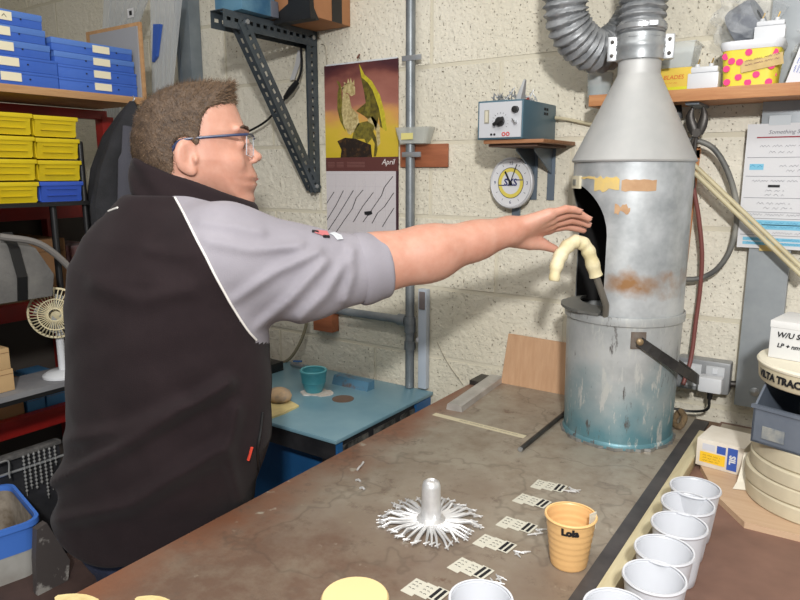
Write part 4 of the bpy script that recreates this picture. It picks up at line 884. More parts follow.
# wood block with tub
xa = YP(400, 128, 1.868).x; xb = YP(448, 128, 1.868).x
solo(MB().box((xa, 1.868, 1.565), (xb, WY - .003, 1.638), .002), 'wall_batten', M_brick, 'short reddish brown wood batten screwed to the wall behind conduit', 'batten')
t = thing('small_clear_tub', 'small clear tub with yellow label on the wooden batten', 'tub', ((xa + xb) / 2 - .02, WY - .03, 1.6395))
xa2, xb2 = -.055, .07
loft([rrect(.1, .045, .012, 0), rrect(.13, .052, .014, .048), rrect(.132, .054, .014, .05)]).build('tub_wall', mk('milky_plastic', (206, 208, 200), .3, alpha=.55), t)
MB().box((-.035, -.0275, .012), (.01, -.0268, .032)).build('yellow_label', mk('pale_yellow_label', (214, 204, 130), .7), t)
# second block low on the wall, light trunking, thin wire
p = YP(325, 322, 1.85); solo(MB().box((p.x - .045, 1.835, p.z - .033), (p.x + .045, WY - .003, p.z + .045), .002), 'wood_block', M_brick, 'reddish wood block on the wall under the grey sleeve', 'block')
xa = YP(424, 330, 1.865).x; t = thing('pvc_trunking', 'pale blue grey plastic trunking upright beside the conduit', 'trunking', (xa, 1.867, .83))
MB().box((xa - .016, 1.853, TZ + .004), (xa + .016, WY - .003, 1.168), .002).build('trunk', mk('pale_trunking', (180, 188, 198), .45), t, True)
MB().box((xa - .011, 1.85, 1.10), (xa + .011, 1.853, 1.16), .001).build('end_clip', mk('grey_clip', (120, 110, 108), .5), t, True)
MB().box((xa - .022, 1.851, .985), (xa - .014, 1.862, 1.0), .001).build('side_clip', mk('white_clip', (206, 206, 206), .5), t, True)
s = MB().tube(bez([YP(437, 342, WY - .004), YP(447, 362, WY - .004), YP(463, 385, WY - .004)], 4), .0013, 6); solo(s, 'thin_wire', mk('grey_wire', (150, 142, 124), .6), 'thin wire hanging on the wall left of the ingot', 'wire')
# cable loop behind the table
s = MB().tube(bez([YP(305, 308, 1.86), YP(306, 325, 1.86), YP(299, 345, 1.85), YP(288, 360, 1.84), YP(276, 362, 1.84), YP(262, 352, 1.84), YP(255, 330, 1.85)], 6), .006, 8)
solo(s, 'cable_loop', mk('olive_cable', (136, 128, 104), .6), 'olive grey cable loop hanging behind the blue table', 'cable')
t = thing('valve_fitting', 'small blue handled valve on the back edge of blue table', 'valve', ZP(296, 369, TZ) )
q = Vector(t.location); MB().tube([q + Vector((-.03, .01, .012)), q + Vector((.03, .01, .012))], .009, 10).build('body', M_zinc, t, True)
MB().obox(q + Vector((0, .01, .028)), (.035, .01, .006), rotz(.5), .002).build('lever', mk('blue_lever', (60, 100, 150), .5), t, True)
MB().tube([q + Vector((0, .01, .012)), q + Vector((0, .01, .028))], .004, 8).build('stem', M_zinc, t, True)
s = MB().box(ZP(262, 372, TZ) + Vector((-.02, -.03, 0)), ZP(278, 372, TZ) + Vector((0, .03, .035)), .003); solo(s, 'black_switch_box', M_black, 'small black box at the back of the blue table', 'box')
# calendar
cx0, cx1, cz1, czm, czb, cz0 = -1.600, -1.288, 1.911, 1.600, 1.553, 1.31
t = thing('wall_calendar', 'hanging wall calendar with a dragon picture and April grid', 'calendar', ((cx0 + cx1) / 2, WY - .008, cz0))
yC = WY - .008
def sky_print():
    m = bpy.data.materials.new('fantasy_sky_print'); m.use_nodes = True; nt = m.node_tree; b = nt.nodes['Principled BSDF']; N = nt.nodes.new; L = nt.links.new; b.inputs['Roughness'].default_value = .45
    ge = N('ShaderNodeNewGeometry'); sx = N('ShaderNodeSeparateXYZ'); L(ge.outputs['Position'], sx.inputs[0])
    mp = N('ShaderNodeMapping'); mp.inputs['Scale'].default_value = (5, 5, 11); L(ge.outputs['Position'], mp.inputs[0]); nz = N('ShaderNodeTexNoise'); nz.inputs['Scale'].default_value = 1; nz.inputs['Detail'].default_value = 6; L(mp.outputs[0], nz.inputs['Vector'])
    mr = N('ShaderNodeMapRange'); mr.inputs[1].default_value = czm; mr.inputs[2].default_value = cz1; L(sx.outputs['Z'], mr.inputs[0])
    ad = N('ShaderNodeMath'); ad.operation = 'MULTIPLY_ADD'; ad.inputs[1].default_value = .75; L(nz.outputs[0], ad.inputs[0]); L(mr.outputs[0], ad.inputs[2])
    s2 = N('ShaderNodeMath'); s2.operation = 'SUBTRACT'; s2.inputs[1].default_value = .375; L(ad.outputs[0], s2.inputs[0])
    rp = N('ShaderNodeValToRGB'); e = rp.color_ramp.elements; e[0].position = .0; e[0].color = lin((196, 172, 44)); e[1].position = 1.; e[1].color = lin((70, 34, 40))
    for p_, c_ in ((.22, (206, 176, 60)), (.38, (204, 150, 84)), (.55, (160, 104, 90)), (.72, (138, 84, 72)), (.85, (96, 50, 48))): k_ = e.new(p_); k_.color = lin(c_)
    L(s2.outputs[0], rp.inputs[0]); L(rp.outputs[0], b.inputs['Base Color']); return m
pg = MB().box((cx0, yC, czm), (cx1, yC + .004, cz1)).build('picture_page', sky_print(), t, True)
def uv(x, y): return ((x - 28) / 422., (575 - y) / 535.)
def flat(pts, m, name, lay):
    P = [Vector((cx0 + uv(x, y)[0] * (cx1 - cx0), yC - .0002 * lay, czm + uv(x, y)[1] * (cz1 - czm))) for x, y in pts]
    return MB().prism(P, (0, -.0002, 0)).build(name, m, pg, True)
D_dk = mk('print_dark_olive', (70, 62, 22), .5, 0, (110, 98, 30), scale=60); D_yl = mk('print_yellow', (204, 190, 48), .5, 0, (170, 156, 40), scale=60); D_cr = mk('print_cream', (206, 190, 140), .5, 0, (150, 130, 80), scale=80); D_rk = mk('print_rock', (34, 24, 18), .5, 0, (96, 66, 34), scale=50, lo=.5, hi=.75); D_ol = mk('print_olive', (128, 118, 44), .5, 0, (84, 76, 28), scale=70)
flat([(238, 50), (262, 110), (305, 150), (345, 220), (370, 310), (385, 430), (352, 405), (345, 350), (330, 420), (300, 350), (285, 360), (262, 340), (215, 310), (272, 268), (262, 200), (245, 120)], D_dk, 'print_wing', 1)
flat([(236, 48), (247, 70), (266, 110), (308, 150), (352, 230), (378, 330), (390, 430), (367, 420), (346, 300), (312, 200), (286, 158), (250, 125)], D_yl, 'print_wing_edge', 2)
flat([(262, 340), (275, 270), (290, 180), (300, 250), (296, 340)], D_ol, 'print_wing_fold', 2)
flat([(102, 128), (120, 138), (130, 165), (132, 230), (142, 300), (152, 425), (120, 360), (104, 290), (108, 200), (116, 165)], D_ol, 'print_wing', 1)
flat([(140, 200), (175, 215), (190, 290), (225, 330), (235, 385), (200, 430), (170, 440), (140, 385), (130, 300)], D_cr, 'print_body', 2)
flat([(134, 175), (155, 150), (190, 150), (212, 175), (212, 215), (190, 225), (168, 205), (140, 205)], D_cr, 'print_head', 3)
for sp_ in ([(150, 160), (146, 140), (165, 152)], [(165, 155), (172, 122), (182, 150)], [(180, 152), (188, 120), (196, 152)], [(194, 155), (208, 130), (208, 165)], [(136, 185), (130, 168), (146, 172)]): flat(sp_, D_cr, 'print_spike', 3)
flat([(228, 380), (280, 370), (322, 400), (305, 470), (275, 502), (262, 470), (190, 470), (200, 430)], D_ol, 'print_haunch', 2)
flat([(280, 360), (310, 345), (330, 370), (350, 400), (352, 500), (335, 520), (330, 430), (300, 400)], D_cr, 'print_tail_fin', 1)
flat([(300, 400), (330, 465), (338, 530), (328, 572), (316, 572), (322, 500), (290, 430)], D_dk, 'print_tail', 3)
flat([(190, 290), (230, 330), (218, 400), (182, 445), (168, 435), (200, 390), (205, 340)], D_cr, 'print_foreleg', 3)
flat([(102, 478), (150, 460), (212, 468), (300, 505), (306, 575), (120, 575), (126, 530)], D_rk, 'print_rock', 4)
bd = MB().box((cx0, yC - .0006, czb), (cx1, yC + .004, czm)).build('month_band', mk('maroon_print', (92, 52, 48), .5), t, True)
text('April', .026, mk('white_print', (226, 220, 216), .6), 'month_name', bd, (cx1 - .04, yC - .001, (czb + czm) / 2 + .006), X, Z, shear=.3)
s = MB()
for (u, l) in ((.03, .1), (.16, .1), (.31, .25)):
    for i in range(4): s.box((cx0 + u * .312, yC - .0009, czm - .018 - i * .005), (cx0 + (u + l) * .312, yC - .0006, czm - .0165 - i * .005))
s.build('small_print', mk('dusty_print', (132, 92, 86), .6), bd, True)
gp = MB().box((cx0, yC, cz0), (cx1 - .008, yC + .004, czb)).build('date_grid', mk('calendar_paper', (200, 194, 196), .7), t, True)
s = MB()
for i in range(1, 7): s.box((cx0 + i * .0434 - .0003, yC - .0002, cz0), (cx0 + i * .0434 + .0003, yC, czb - .01))
for i in range(6): s.box((cx0, yC - .0002, czb - .012 - i * .04), (cx1 - .008, yC, czb - .0114 - i * .04))
s.build('grid_lines', mk('faint_grid', (186, 176, 182), .7), gp, True)
s = MB()
def cal(x, y): return Vector((cx0 + (x - 14) / 530. * (cx1 - cx0 - .008), yC - .0004, czb - (y - 200) / 600. * .325))
for st in ([(14, 410), (75, 335)], [(14, 520), (90, 420), (150, 325)], [(14, 600), (110, 480), (228, 322)], [(85, 600), (150, 520), (218, 440), (250, 370), (302, 318)], [(225, 525), (300, 420), (380, 332)], [(300, 522), (360, 450), (440, 350), (460, 300), (522, 232)], [(368, 528), (410, 460), (460, 420), (528, 332)], [(445, 545), (490, 480), (530, 425)]):
    s.strip([cal(*p_) for p_ in st], X * .0032, (0, -.0003, 0))
s.prism([cal(310, 455), cal(365, 448), cal(372, 468), cal(340, 480), cal(312, 474)], (0, -.0004, 0)); s.build('pen_strokes', M_ink, gp, True)
MB().box((cx1 - .008, yC - .0006, cz0), (cx1, yC + .004, czb)).build('dark_margin', mk('dark_margin_print', (62, 36, 46), .5), t, True)
MB().box((cx0 + .01, yC - .001, cz1 - .001), (cx1 - .002, yC + .004, cz1 + .004)).build('hanger_strip', M_white, t, True)
p = YP(357, 55, 1.86); s = MB().tube([p + Vector((-.004, .018, .004)), p + Vector((.012, -.014, -.012))], .003, 6); solo(s, 'rusty_nail', mk('rusty', (110, 60, 44), .7), 'rusty nail holding up the calendar', 'nail')

# ================================================================== SLOTTED ANGLE BRACKET, UPPER LEFT
M_slot = mk('slotted_angle_grey', (66, 74, 80), .45, .4, (84, 92, 98), scale=12)
bxx = -1.662
def slotted(a, b, u, wdt, name, parent, th=.0025, pitch=.03, hole=.017, hw=.0055):
    # flat bar from a to b, width vector u*wdt, with real slots along its middle
    a = Vector(a); b = Vector(b); d = (b - a); L_ = d.length; d.normalize(); u = Vector(u); u = (u - d * u.dot(d)).normalized(); n_ = d.cross(u) * th
    s = MB(); w2 = wdt / 2
    s.strip([a - u * (w2 + hw) / 2, b - u * (w2 + hw) / 2], u * (w2 - hw), n_); s.strip([a + u * (w2 + hw) / 2, b + u * (w2 + hw) / 2], u * (w2 - hw), n_)
    x = 0
    while x < L_:
        e = min(x + pitch - hole, L_); s.strip([a + d * x, a + d * e], u * (2 * hw), n_); x += pitch
    return s.build(name, M_slot, parent, True)
t = thing('slotted_bracket', 'dark grey slotted steel angle bracket shelf support on the wall', 'bracket', (bxx, 1.7, 1.47))
ztop = 2.015
# wall upright (two flanges)
slotted((bxx, WY - .004, 1.478), (bxx, WY - .004, ztop + .02), X, .055, 'upright_flange', t)
slotted((bxx + .0275, WY - .03, 1.478), (bxx + .0275, WY - .03, ztop + .02), Y, .05, 'upright_flange', t)
# arm
ya = 1.455
slotted((bxx + .0275, ya, ztop - .012), (bxx + .0275, WY - .005, ztop - .012), Z, .05, 'arm_flange', t)
slotted((bxx, ya, ztop + .013), (bxx, WY - .005, ztop + .013), X, .055, 'arm_flange', t)
slotted((bxx - .0275, ya, ztop - .012), (bxx - .0275, WY - .005, ztop - .012), Z, .05, 'arm_flange', t)
# brace
slotted((bxx + .031, ya + .075, ztop - .01), (bxx + .031, WY - .02, 1.485), (0, 1, .7), .042, 'brace_flange', t)
slotted((bxx + .012, ya + .062, ztop - .02), (bxx + .012, WY - .035, 1.485), X, .04, 'brace_flange', t)
for (y_, z_) in ((ya + .09, ztop - .01), (WY - .03, ztop - .01), (WY - .03, 1.5)): MB().lathe([(0, 0), (.008, 0), (.008, .005), (0, .005)], 6, (bxx + .0335, y_, z_), (1, 0, 0)).build('bolt', M_zinc, t, True)
# boxes on the bracket
zt_ = ztop + .0145
t = thing('cardboard_box', 'brown cardboard box with black stripe on the slotted bracket', 'box', (-1.60, 1.77, zt_))
M_box2 = mk('brown_box', (176, 124, 84), .8, 0, (160, 110, 74), scale=4)
MB().box((-1.69, 1.68, zt_), (-1.485, WY - .003, zt_ + .2), .002).build('carton', M_box2, t, True)
MB().box((-1.4845, 1.78, zt_), (-1.483, 1.83, zt_ + .2)).build('black_stripe', M_black, t, True)
MB().box((-1.58, 1.6785, zt_), (-1.55, 1.6795, zt_ + .2)).build('black_stripe', M_black, t, True)
t = thing('black_pouch', 'black pouch hanging over the end of the slotted bracket', 'pouch', (-1.5, 1.83, zt_ - .02))
loft([[Vector((x, y_, zt_ - .012)) for x, y_ in ((-1.632, 1.66), (-1.47, 1.66), (-1.47, 1.70), (-1.632, 1.70))], [Vector((x, y_, zt_ + .02)) for x, y_ in ((-1.60, 1.655), (-1.468, 1.655), (-1.468, 1.675), (-1.60, 1.675))], [Vector((x, y_, zt_ + .05)) for x, y_ in ((-1.54, 1.658), (-1.47, 1.658), (-1.47, 1.675), (-1.54, 1.675))]]).build('flap', M_black, t, True)
t = thing('blue_package', 'blue and grey printed package standing on the slotted bracket', 'package', (-1.68, 1.56, zt_))
MB().box((-1.72, 1.50, zt_), (-1.60, 1.64, zt_ + .16), .004).build('pack', mk('blue_pack_print', (52, 96, 128), .4, 0, (88, 128, 150), scale=7, lo=.4, hi=.6), t, True)
MB().box((-1.715, 1.62, zt_), (-1.598, 1.655, zt_ + .05), .004).build('grey_corner', mk('grey_pack', (96, 100, 112), .4), t, True)
# black cable with plug behind the brace
s = MB().tube(bez([YP(301, 48, 1.84), YP(301, 70, 1.83), YP(294, 88, 1.83), YP(286, 97, 1.83), YP(275, 112, 1.83), YP(262, 124, 1.83), YP(240, 135, 1.83), YP(225, 138, 1.83)], 6), .0042, 8); 
t = thing('black_cable', 'black cable with connector hanging behind the slotted brace', 'cable', YP(290, 92, 1.83))
s.build('lead', M_black, t, True); MB().tube([YP(297, 82, 1.83), YP(291, 90, 1.83), YP(285, 98, 1.83)], [.009, .012, .008], 10).build('connector', M_black, t, True)
s = MB().strip([YP(300, 50, 1.862), YP(297, 65, 1.862), YP(292, 80, 1.862)], X * .022, Y * .002); solo(s, 'clear_tag', mk('milky_tag', (190, 190, 190), .5), 'pale plastic tag hanging beside the black cable', 'tag')
s = MB().tube(bez([YP(321, 44, WY - .004), YP(325, 47, WY - .004), YP(327, 66, WY - .004)], 4), .0014, 6); solo(s, 'bent_wire', mk('grey_wire', (150, 142, 124), .6), 'bent thin wire from bracket to calendar corner', 'wire')

# ================================================================== LEFT: RACKING AND STORAGE
RX = -2.2
def rz_(px, py): return XP(px, py, RX - .03).z
t = thing('red_rack', 'tall red steel storage rack with shelves at the left', 'rack', (-2.25, .9, 0))
y_end = XP(105, 150, RX - .06).y
for (z_, hh) in ((rz_(50, 116), .03), (rz_(50, 219), .05), (rz_(20, 321), .055), (rz_(20, 436), .06), (.2, .05)):
    MB().box((RX - .065, .2, z_), (RX - .03, y_end, z_ + hh), .002).build('beam', M_red, t, True)
    MB().box((RX - .50, .2, z_), (RX - .465, y_end, z_ + hh), .002).build('beam', M_red, t, True)
for x in (RX - .05, RX - .48):
    for y_ in (.2, y_end):
        MB().box((x - .022, y_ - .022, 0), (x + .022, y_ + .022, 1.74), .002).build('upright', M_red, t, True)
M_gshelf = mk('grey_shelf_board', (128, 128, 130), .6, 0, (112, 112, 116), scale=7)
sz1, sz2, sz3 = rz_(20, 436) + .05, rz_(20, 321) + .05, rz_(50, 219) + .05
MB().box((RX - .46, .2, sz1 - .02), (RX - .066, y_end, sz1)).build('shelf_board', M_gshelf, t, True)
MB().box((RX - .46, .2, sz2 - .02), (RX - .066, y_end, sz2)).build('shelf_board', mk('ply_shelf_board', (150, 132, 104), .7), t, True)
MB().box((RX - .46, .2, sz3 - .015), (RX - .066, y_end, sz3)).build('shelf_board', MATS['ply_shelf_board'], t, True)
MB().box((RX - .53, .15, .02), (RX - .51, y_end + .16, 1.74)).build('shade_panel', mk('rack_shade_dark', (70, 64, 58), .8), t, True)  # added dark sheet standing in for the shadow and clutter behind the bins
# grey bench shelf in front of the rack
t = thing('grey_side_shelf', 'grey topped low shelf bench in front of the red rack', 'shelf', (-1.9, .9, 0))
y1 = XP(105, 360, -1.9).y
MB().box((-2.02, .3, .938), (-1.86, y1, .953)).build('top_board', M_gshelf, t, True)
MB().box((-1.875, .3, .925), (-1.86, y1, .9375)).build('edge_rail', M_black, t, True)
for y_ in (.35, y1 - .05): MB().box((-1.9, y_ - .012, 0), (-1.876, y_ + .012, .9375)).build('leg', M_black, t, True)
# black stand with bin shelf
sx_ = -1.955
t = thing('black_bin_stand', 'black tubular stand holding the yellow bins', 'stand', (sx_, 1.0, .953))
y2 = XP(88, 200, sx_).y
for py_, z_ in ((0, 1.452), (1, 1.195)):
    MB().box((sx_ - .2, .62, z_), (sx_ + .01, y2 if not py_ else XP(62, 290, sx_).y, z_ + .012)).build('stand_shelf', M_black, t, True)
for px_ in (57, 89):
    y_ = XP(px_, 230, sx_).y; MB().tube([(sx_ - .01, y_, 1.2075 if px_ == 57 else .954), (sx_ - .01, y_, 1.452 if px_ == 57 else 1.64)], .009, 10).build('leg', M_black, t, True)
MB().tube([(sx_ - .19, y2 - .01, .954), (sx_ - .19, y2 - .01, 1.64)], .009, 10).build('leg', M_black, t, True)
MB().tube([(sx_ - .19, .65, .954), (sx_ - .19, .65, 1.452)], .009, 10).build('leg', M_black, t, True)
# parts bins
M_yel = mk('yellow_bin_plastic', (208, 184, 24), .42, 0, (196, 170, 20), scale=4); M_bbl = mk('blue_bin_plastic', (52, 84, 176), .42)
def bin_(y0_, y1_, z0_, h_, m, label, group):
    w_ = y1_ - y0_; t = thing('parts_bin', label, 'parts bin', (sx_ - .005, (y0_ + y1_) / 2, z0_), 0, group); d_ = .17
    hw_ = w_ / 2
    MB().box((-d_, -hw_ + .004, 0), (0, hw_ - .004, .003)).build('floor', m, t)
    for sg in (-1, 1): MB().box((-d_, sg * hw_, .003), (0, sg * (hw_ - .004), h_ - .004)).build('side', m, t)
    MB().box((-d_, -hw_ + .004, .003), (-d_ + .004, hw_ - .004, h_ - .004)).build('back', m, t)
    f = MB().prism([Vector((.0, -hw_ + .003, .002)), Vector((.010, -hw_ + .003, h_ - .016)), Vector((.006, -hw_ + .003, h_ - .016)), Vector((-.004, -hw_ + .003, .002))], (0, w_ - .006, 0)).build('front', m, t)
    MB().box((-.006, -hw_ - .002, h_ - .016), (.013, hw_ + .002, h_ - .004), .0015).build('front_rim', m, t)
    MB().box((.004, -hw_ * .7, h_ * .28), (.0095, hw_ * .7, h_ * .3)).build('label_rib', m, f)
    MB().box((.006, -hw_ * .7, h_ * .58), (.0115, hw_ * .7, h_ * .6)).build('label_rib', m, f)
zb_ = 1.4645; hB = .0625
ya_, yb_ = XP(39, 180, sx_).y, XP(81, 180, sx_).y; yc_, yd_ = XP(-8, 180, sx_).y, XP(38, 180, sx_).y - .004
nm = ['bottom', 'second lowest', 'third', 'top']
for i in range(4):
    bin_(yc_, yd_, zb_ + i * hB, hB - .0006, M_yel, nm[i] + ' yellow parts bin of the left column on the stand', 'yellow bins on the stand')
    if i == 0: bin_(ya_, yb_, zb_, hB - .0006, M_bbl, 'single blue parts bin under the right column of yellow bins', 'parts bins on the stand')
    else: bin_(ya_, yb_, zb_ + i * hB - .002, hB - .0006, M_yel, ['', 'lowest yellow', 'middle yellow', 'top yellow'][i] + ' parts bin in the column above the blue bin', 'yellow bins on the stand')
# wooden shelf with blue boxes
SX = -1.98
ye = XP(147, 98, SX).y; zs = XP(147, 98, SX).z
t = thing('plywood_shelf', 'plywood shelf unit holding the blue boxes at top left', 'shelf', (-2.1, 1.1, zs - .02))
M_ply2 = wood('shelf_ply', (186, 146, 104), (166, 124, 84), 1)
MB().box((SX - .3, .4, zs - .022), (SX, ye, zs), .001).build('shelf_board', M_ply2, t, True)
MB().box((SX - .3, ye - .012, zs), (SX, ye, zs + .235), .001).build('end_panel', M_ply2, t, True)
MB().box((SX - .29, ye + .001, zs + .01), (SX - .02, ye + .006, zs + .2)).build('dark_backing', mk('dark_board2', (84, 80, 76), .8), t, True)
s = MB().box((SX - .27, ye - .017, zs + .0005), (SX - .006, ye - .0125, zs + .222)); solo(s, 'grey_card', mk('grey_card', (150, 150, 152), .8), 'grey card sheet standing behind the blue boxes', 'card')
M_bbox = mk('blue_box_card', (52, 92, 182), .5, 0, (64, 104, 188), scale=5); M_blid = mk('blue_box_lid', (82, 120, 190), .5); M_lab = mk('cream_label', (222, 214, 186), .8)
def bluebox(y0_, y1_, z0_, h_, lid, label, ly, text_=None, dx=0.):
    t = thing('storage_box', label, 'storage box', (SX - .02 + dx, (y0_ + y1_) / 2, z0_), 0, 'blue flat storage boxes on the plywood shelf'); hw_ = (y1_ - y0_) / 2
    MB().box((-.22, -hw_, 0), (0, hw_, h_ * .9), .0015).build('tray', M_bbox, t)
    MB().box((-.222, -hw_ - .001, h_ * (.55 if lid else .8)), (.0015, hw_ + .001, h_), .0015).build('lid', M_blid if lid else M_bbox, t)
    lb = MB().box((.0005, ly - .028, h_ * .28), (.0024, ly + .028, h_ * .86)).build('label_slip', M_lab, t)
    for q_ in (-.035, .035): MB().lathe([(0, 0), (.0025, 0), (.0025, .0012), (0, .0012)], 8, (.001, ly + q_ * 1.5, h_ * .5), (1, 0, 0)).build('rivet', M_ink, t)
    if text_: s = MB(); scribble(s, (.0026, ly - .02, h_ * .57), Y, Z, .04, .008, lw=.002, seed=9); s.build('label_writing', M_ink, lb)
hb = .0365; z0_ = zs + .0006
yR0, yR1 = XP(63, 80, SX).y, min(XP(143, 80, SX).y, ye - .021)
for i in range(4):
    o_ = (0, 0, -.008, -.014)[i]
    bluebox(yR0 + o_, yR1 + o_ * .8, z0_ + i * (hb + .0005), hb, i >= 2, ['bottom', 'second', 'third', 'top'][i] + ' blue storage box of the right stack beside the end panel', .01 - o_)
yL1 = yR0 - .003
for i in range(5):
    o_ = (0, 0, -.018, -.028, -.034)[i]
    bluebox(yL1 - .34 + o_, yL1 + o_, z0_ + i * (hb + .0035), hb + .003, i >= 2, ['bottom', 'second', 'middle', 'fourth', 'topmost'][i] + ' blue storage box of the left stack at the frame edge', XP((12, 11, 7, 5, 8)[i], 50, SX).y - (yL1 - .17 + o_), i == 4)
# clear ribbed sheets leaning, grey steel post
M_sheet = mk('clear_ribbed_sheet', (212, 216, 218), .25, alpha=.5)
for k, (pa, pb, pc, pd, lab) in enumerate((((104, -6), (150, -6), (118, 78), (100, 78), 'wide clear plastic sheet with small label behind the shelf end'), ((150, -6), (182, -6), (172, 88), (152, 90), 'ribbed clear plastic sheet nearest the grey post'))):
    yq = 1.70 - .03 * k
    A, B, Cc, Dd = [YP(p_[0], p_[1], yq) for p_ in (pa, pb, pc, pd)]
    t = thing('plastic_sheet', lab, 'plastic sheet', Vector((Cc.x, Cc.y, 0)), 0, 'clear plastic sheets at top left'); n = 6
    for i in range(n):
        u0, u1 = i / n, (i + .82) / n
        b0, b1 = Dd.lerp(Cc, u0), Dd.lerp(Cc, u1); g0, g1 = Vector((b0.x - .05, b0.y, .004)), Vector((b1.x - .05, b1.y, .004)); ex_ = Vector((0, .008 if i % 2 else .012, 0))
        P8 = [A.lerp(B, u0), A.lerp(B, u1), b1, g1, g0, b0]; s = MB(); s.add(P8 + [p_ + ex_ for p_ in P8], [(0, 1, 2, 5), (5, 2, 3, 4), (6, 11, 8, 7), (11, 10, 9, 8)] + [(k_, (k_ + 1) % 6, (k_ + 1) % 6 + 6, k_ + 6) for k_ in range(6)]); s.build('rib', M_sheet, t, True)
    if k == 0:
        o = MB().box(YP(127, 9, yq - .002), YP(134, 17, yq - .001)).build('sticker', M_paper, t, True); MB().box(YP(129, 11, yq - .0025), YP(132, 15, yq - .002)).build('sticker_square', M_ink, o, True)
MB().prism([YP(153, 24, 1.655), YP(160, 24, 1.655), YP(156, 56, 1.655), YP(152, 62, 1.655)], (0, .012, 0)).build('blue_strip', M_bbox, t, True)
xa, xb = YP(177, 60, 1.82).x, YP(191, 60, 1.82).x
t = thing('grey_upright', 'blue grey painted steel upright post behind the man', 'post', ((xa + xb) / 2, 1.83, 0))
MB().box((xa, 1.82, 0), (xb, WY - .003, 2.74), .003).build('column', M_greypaint, t, True); MB().box((xa + .012, 1.815, 0), (xa + .022, 1.8195, 2.74)).build('edge_lip', mk('post_edge', (96, 106, 116), .5), t, True)
# jacket on a hook
hk = XP(132, 98, -1.95)
t = thing('hanging_jacket', 'dark jacket hanging from a hook under the plywood shelf', 'jacket', (hk.x, hk.y, 1.2))
rings = []
for i, (z_, ra, rb, ox) in enumerate(((hk.z - .01, .008, .008, 0), (hk.z - .05, .03, .035, -.01), (hk.z - .12, .06, .07, -.025), (hk.z - .22, .07, .10, -.045), (hk.z - .33, .075, .125, -.05), (hk.z - .46, .075, .13, -.04), (hk.z - .6, .07, .12, -.03))):
    ring = []
    for k in range(28):
        a = 2 * PI * k / 28; f_ = 1 + .14 * math.sin(5 * a + i * .3) * min(1, i / 2)
        ring.append(Vector((hk.x + .0 + math.cos(a) * ra * f_, hk.y + ox + math.sin(a) * rb * f_, z_)))
    rings.append(ring)
loft(rings).build('coat_body', mk('charcoal_cloth', (40, 40, 44), .9, 0, (28, 28, 30), scale=14, bump=.3, bscale=200), t, True)
MB().tube(bez([hk + Vector((.05, -.045, -.1)), hk + Vector((.075, -.075, -.2)), hk + Vector((.078, -.09, -.32))], 5), [.03] * 5 + [.04] * 6, 12, flat=.5).build('lapel', mk('grey_lining', (66, 66, 74), .9), t, True)
s = MB().tube(bez([hk + Vector((0, 0, -.012)), hk + Vector((.006, .004, -.002)), hk + Vector((0, .004, .006))], 4), .0025, 8); solo(s, 'coat_hook', M_zinc, 'small metal hook under the plywood shelf front', 'hook')
# grey bag with straps
bc = XP(8, 262, -1.90)
t = thing('tool_bag', 'grey canvas tool bag with black straps on the black stand', 'bag', (bc.x, bc.y, 1.208))
M_canvas = mk('grey_canvas', (112, 110, 106), .9, 0, (92, 90, 88), scale=9, bump=.3, bscale=120)
by = bc.y
loft([[Vector((bc.x - .07, by - .2, 1.209)), Vector((bc.x + .05, by - .2, 1.209)), Vector((bc.x + .05, by + .085, 1.209)), Vector((bc.x - .07, by + .085, 1.209))],
      [Vector((bc.x - .08, by - .2, 1.28)), Vector((bc.x + .06, by - .2, 1.28)), Vector((bc.x + .06, by + .09, 1.27)), Vector((bc.x - .08, by + .09, 1.27))],
      [Vector((bc.x - .06, by - .2, 1.36)), Vector((bc.x + .045, by - .2, 1.36)), Vector((bc.x + .045, by + .055, 1.345)), Vector((bc.x - .06, by + .055, 1.345))],
      [Vector((bc.x - .02, by - .2, 1.4)), Vector((bc.x + .01, by - .2, 1.4)), Vector((bc.x + .01, by + .01, 1.385)), Vector((bc.x - .02, by + .01, 1.385))]]).build('bag_body', M_canvas, t, True)
MB().strip([Vector((bc.x + .055, by + .0, 1.21)), Vector((bc.x + .067, by + .0, 1.275)), Vector((bc.x + .052, by - .005, 1.35)), Vector((bc.x + .02, by - .005, 1.392))], Y * .026, X * .003).build('front_strap', M_black, t, True)
MB().tube(bez([Vector((bc.x + .055, by - .04, 1.385)), Vector((bc.x + .075, by + .05, 1.36)), Vector((bc.x + .085, by + .12, 1.29)), Vector((bc.x + .09, by + .135, 1.24))], 6), .009, 8).build('carry_strap', mk('strap_grey', (112, 108, 104), .8), t, True)
k_ = Vector((bc.x + .09, by + .14, 1.225)); MB().obox(k_, (.03, .055, .06), rotz(.2), .006).build('buckle', M_black, t, True)
MB().strip([k_ + Vector((.01, .0, -.02)), k_ + Vector((.015, .012, -.12)), k_ + Vector((.015, .028, -.268))], Vector((.003, .022, 0)), X * .003).build('hanging_strap', M_black, t, True)
# cartons on the rack
def carton(p0, p1, m, label, tape=True, name='carton_box', group=None):
    lo = Vector(map(min, p0, p1)); hi = Vector(map(max, p0, p1)); c = (lo + hi) / 2
    t = thing(name, label, 'box', (c.x, c.y, lo.z), 0, group); a = lo - Vector((c.x, c.y, lo.z)); b = hi - Vector((c.x, c.y, lo.z))
    MB().box(a, b, .002).build('carton', m, t)
    MB().box((b.x + .0002, a.y, b.z * .78), (b.x + .001, b.y, b.z * .8)).build('lid_edge', mk('carton_edge', (120, 88, 58), .85), t)
    return t
M_kd = mk('brown_carton', (148, 110, 74), .85, 0, (134, 98, 64), scale=5)
z1_ = sz2 + .0005; zz_ = sz1 + .0005
p_ = XP(18, 250, -2.3); q_ = XP(57, 250, -2.3); carton((-2.6, p_.y, z1_), (-2.3, q_.y + .03, z1_ + .2), M_kd, 'brown cardboard box on the rack behind the black stand legs')
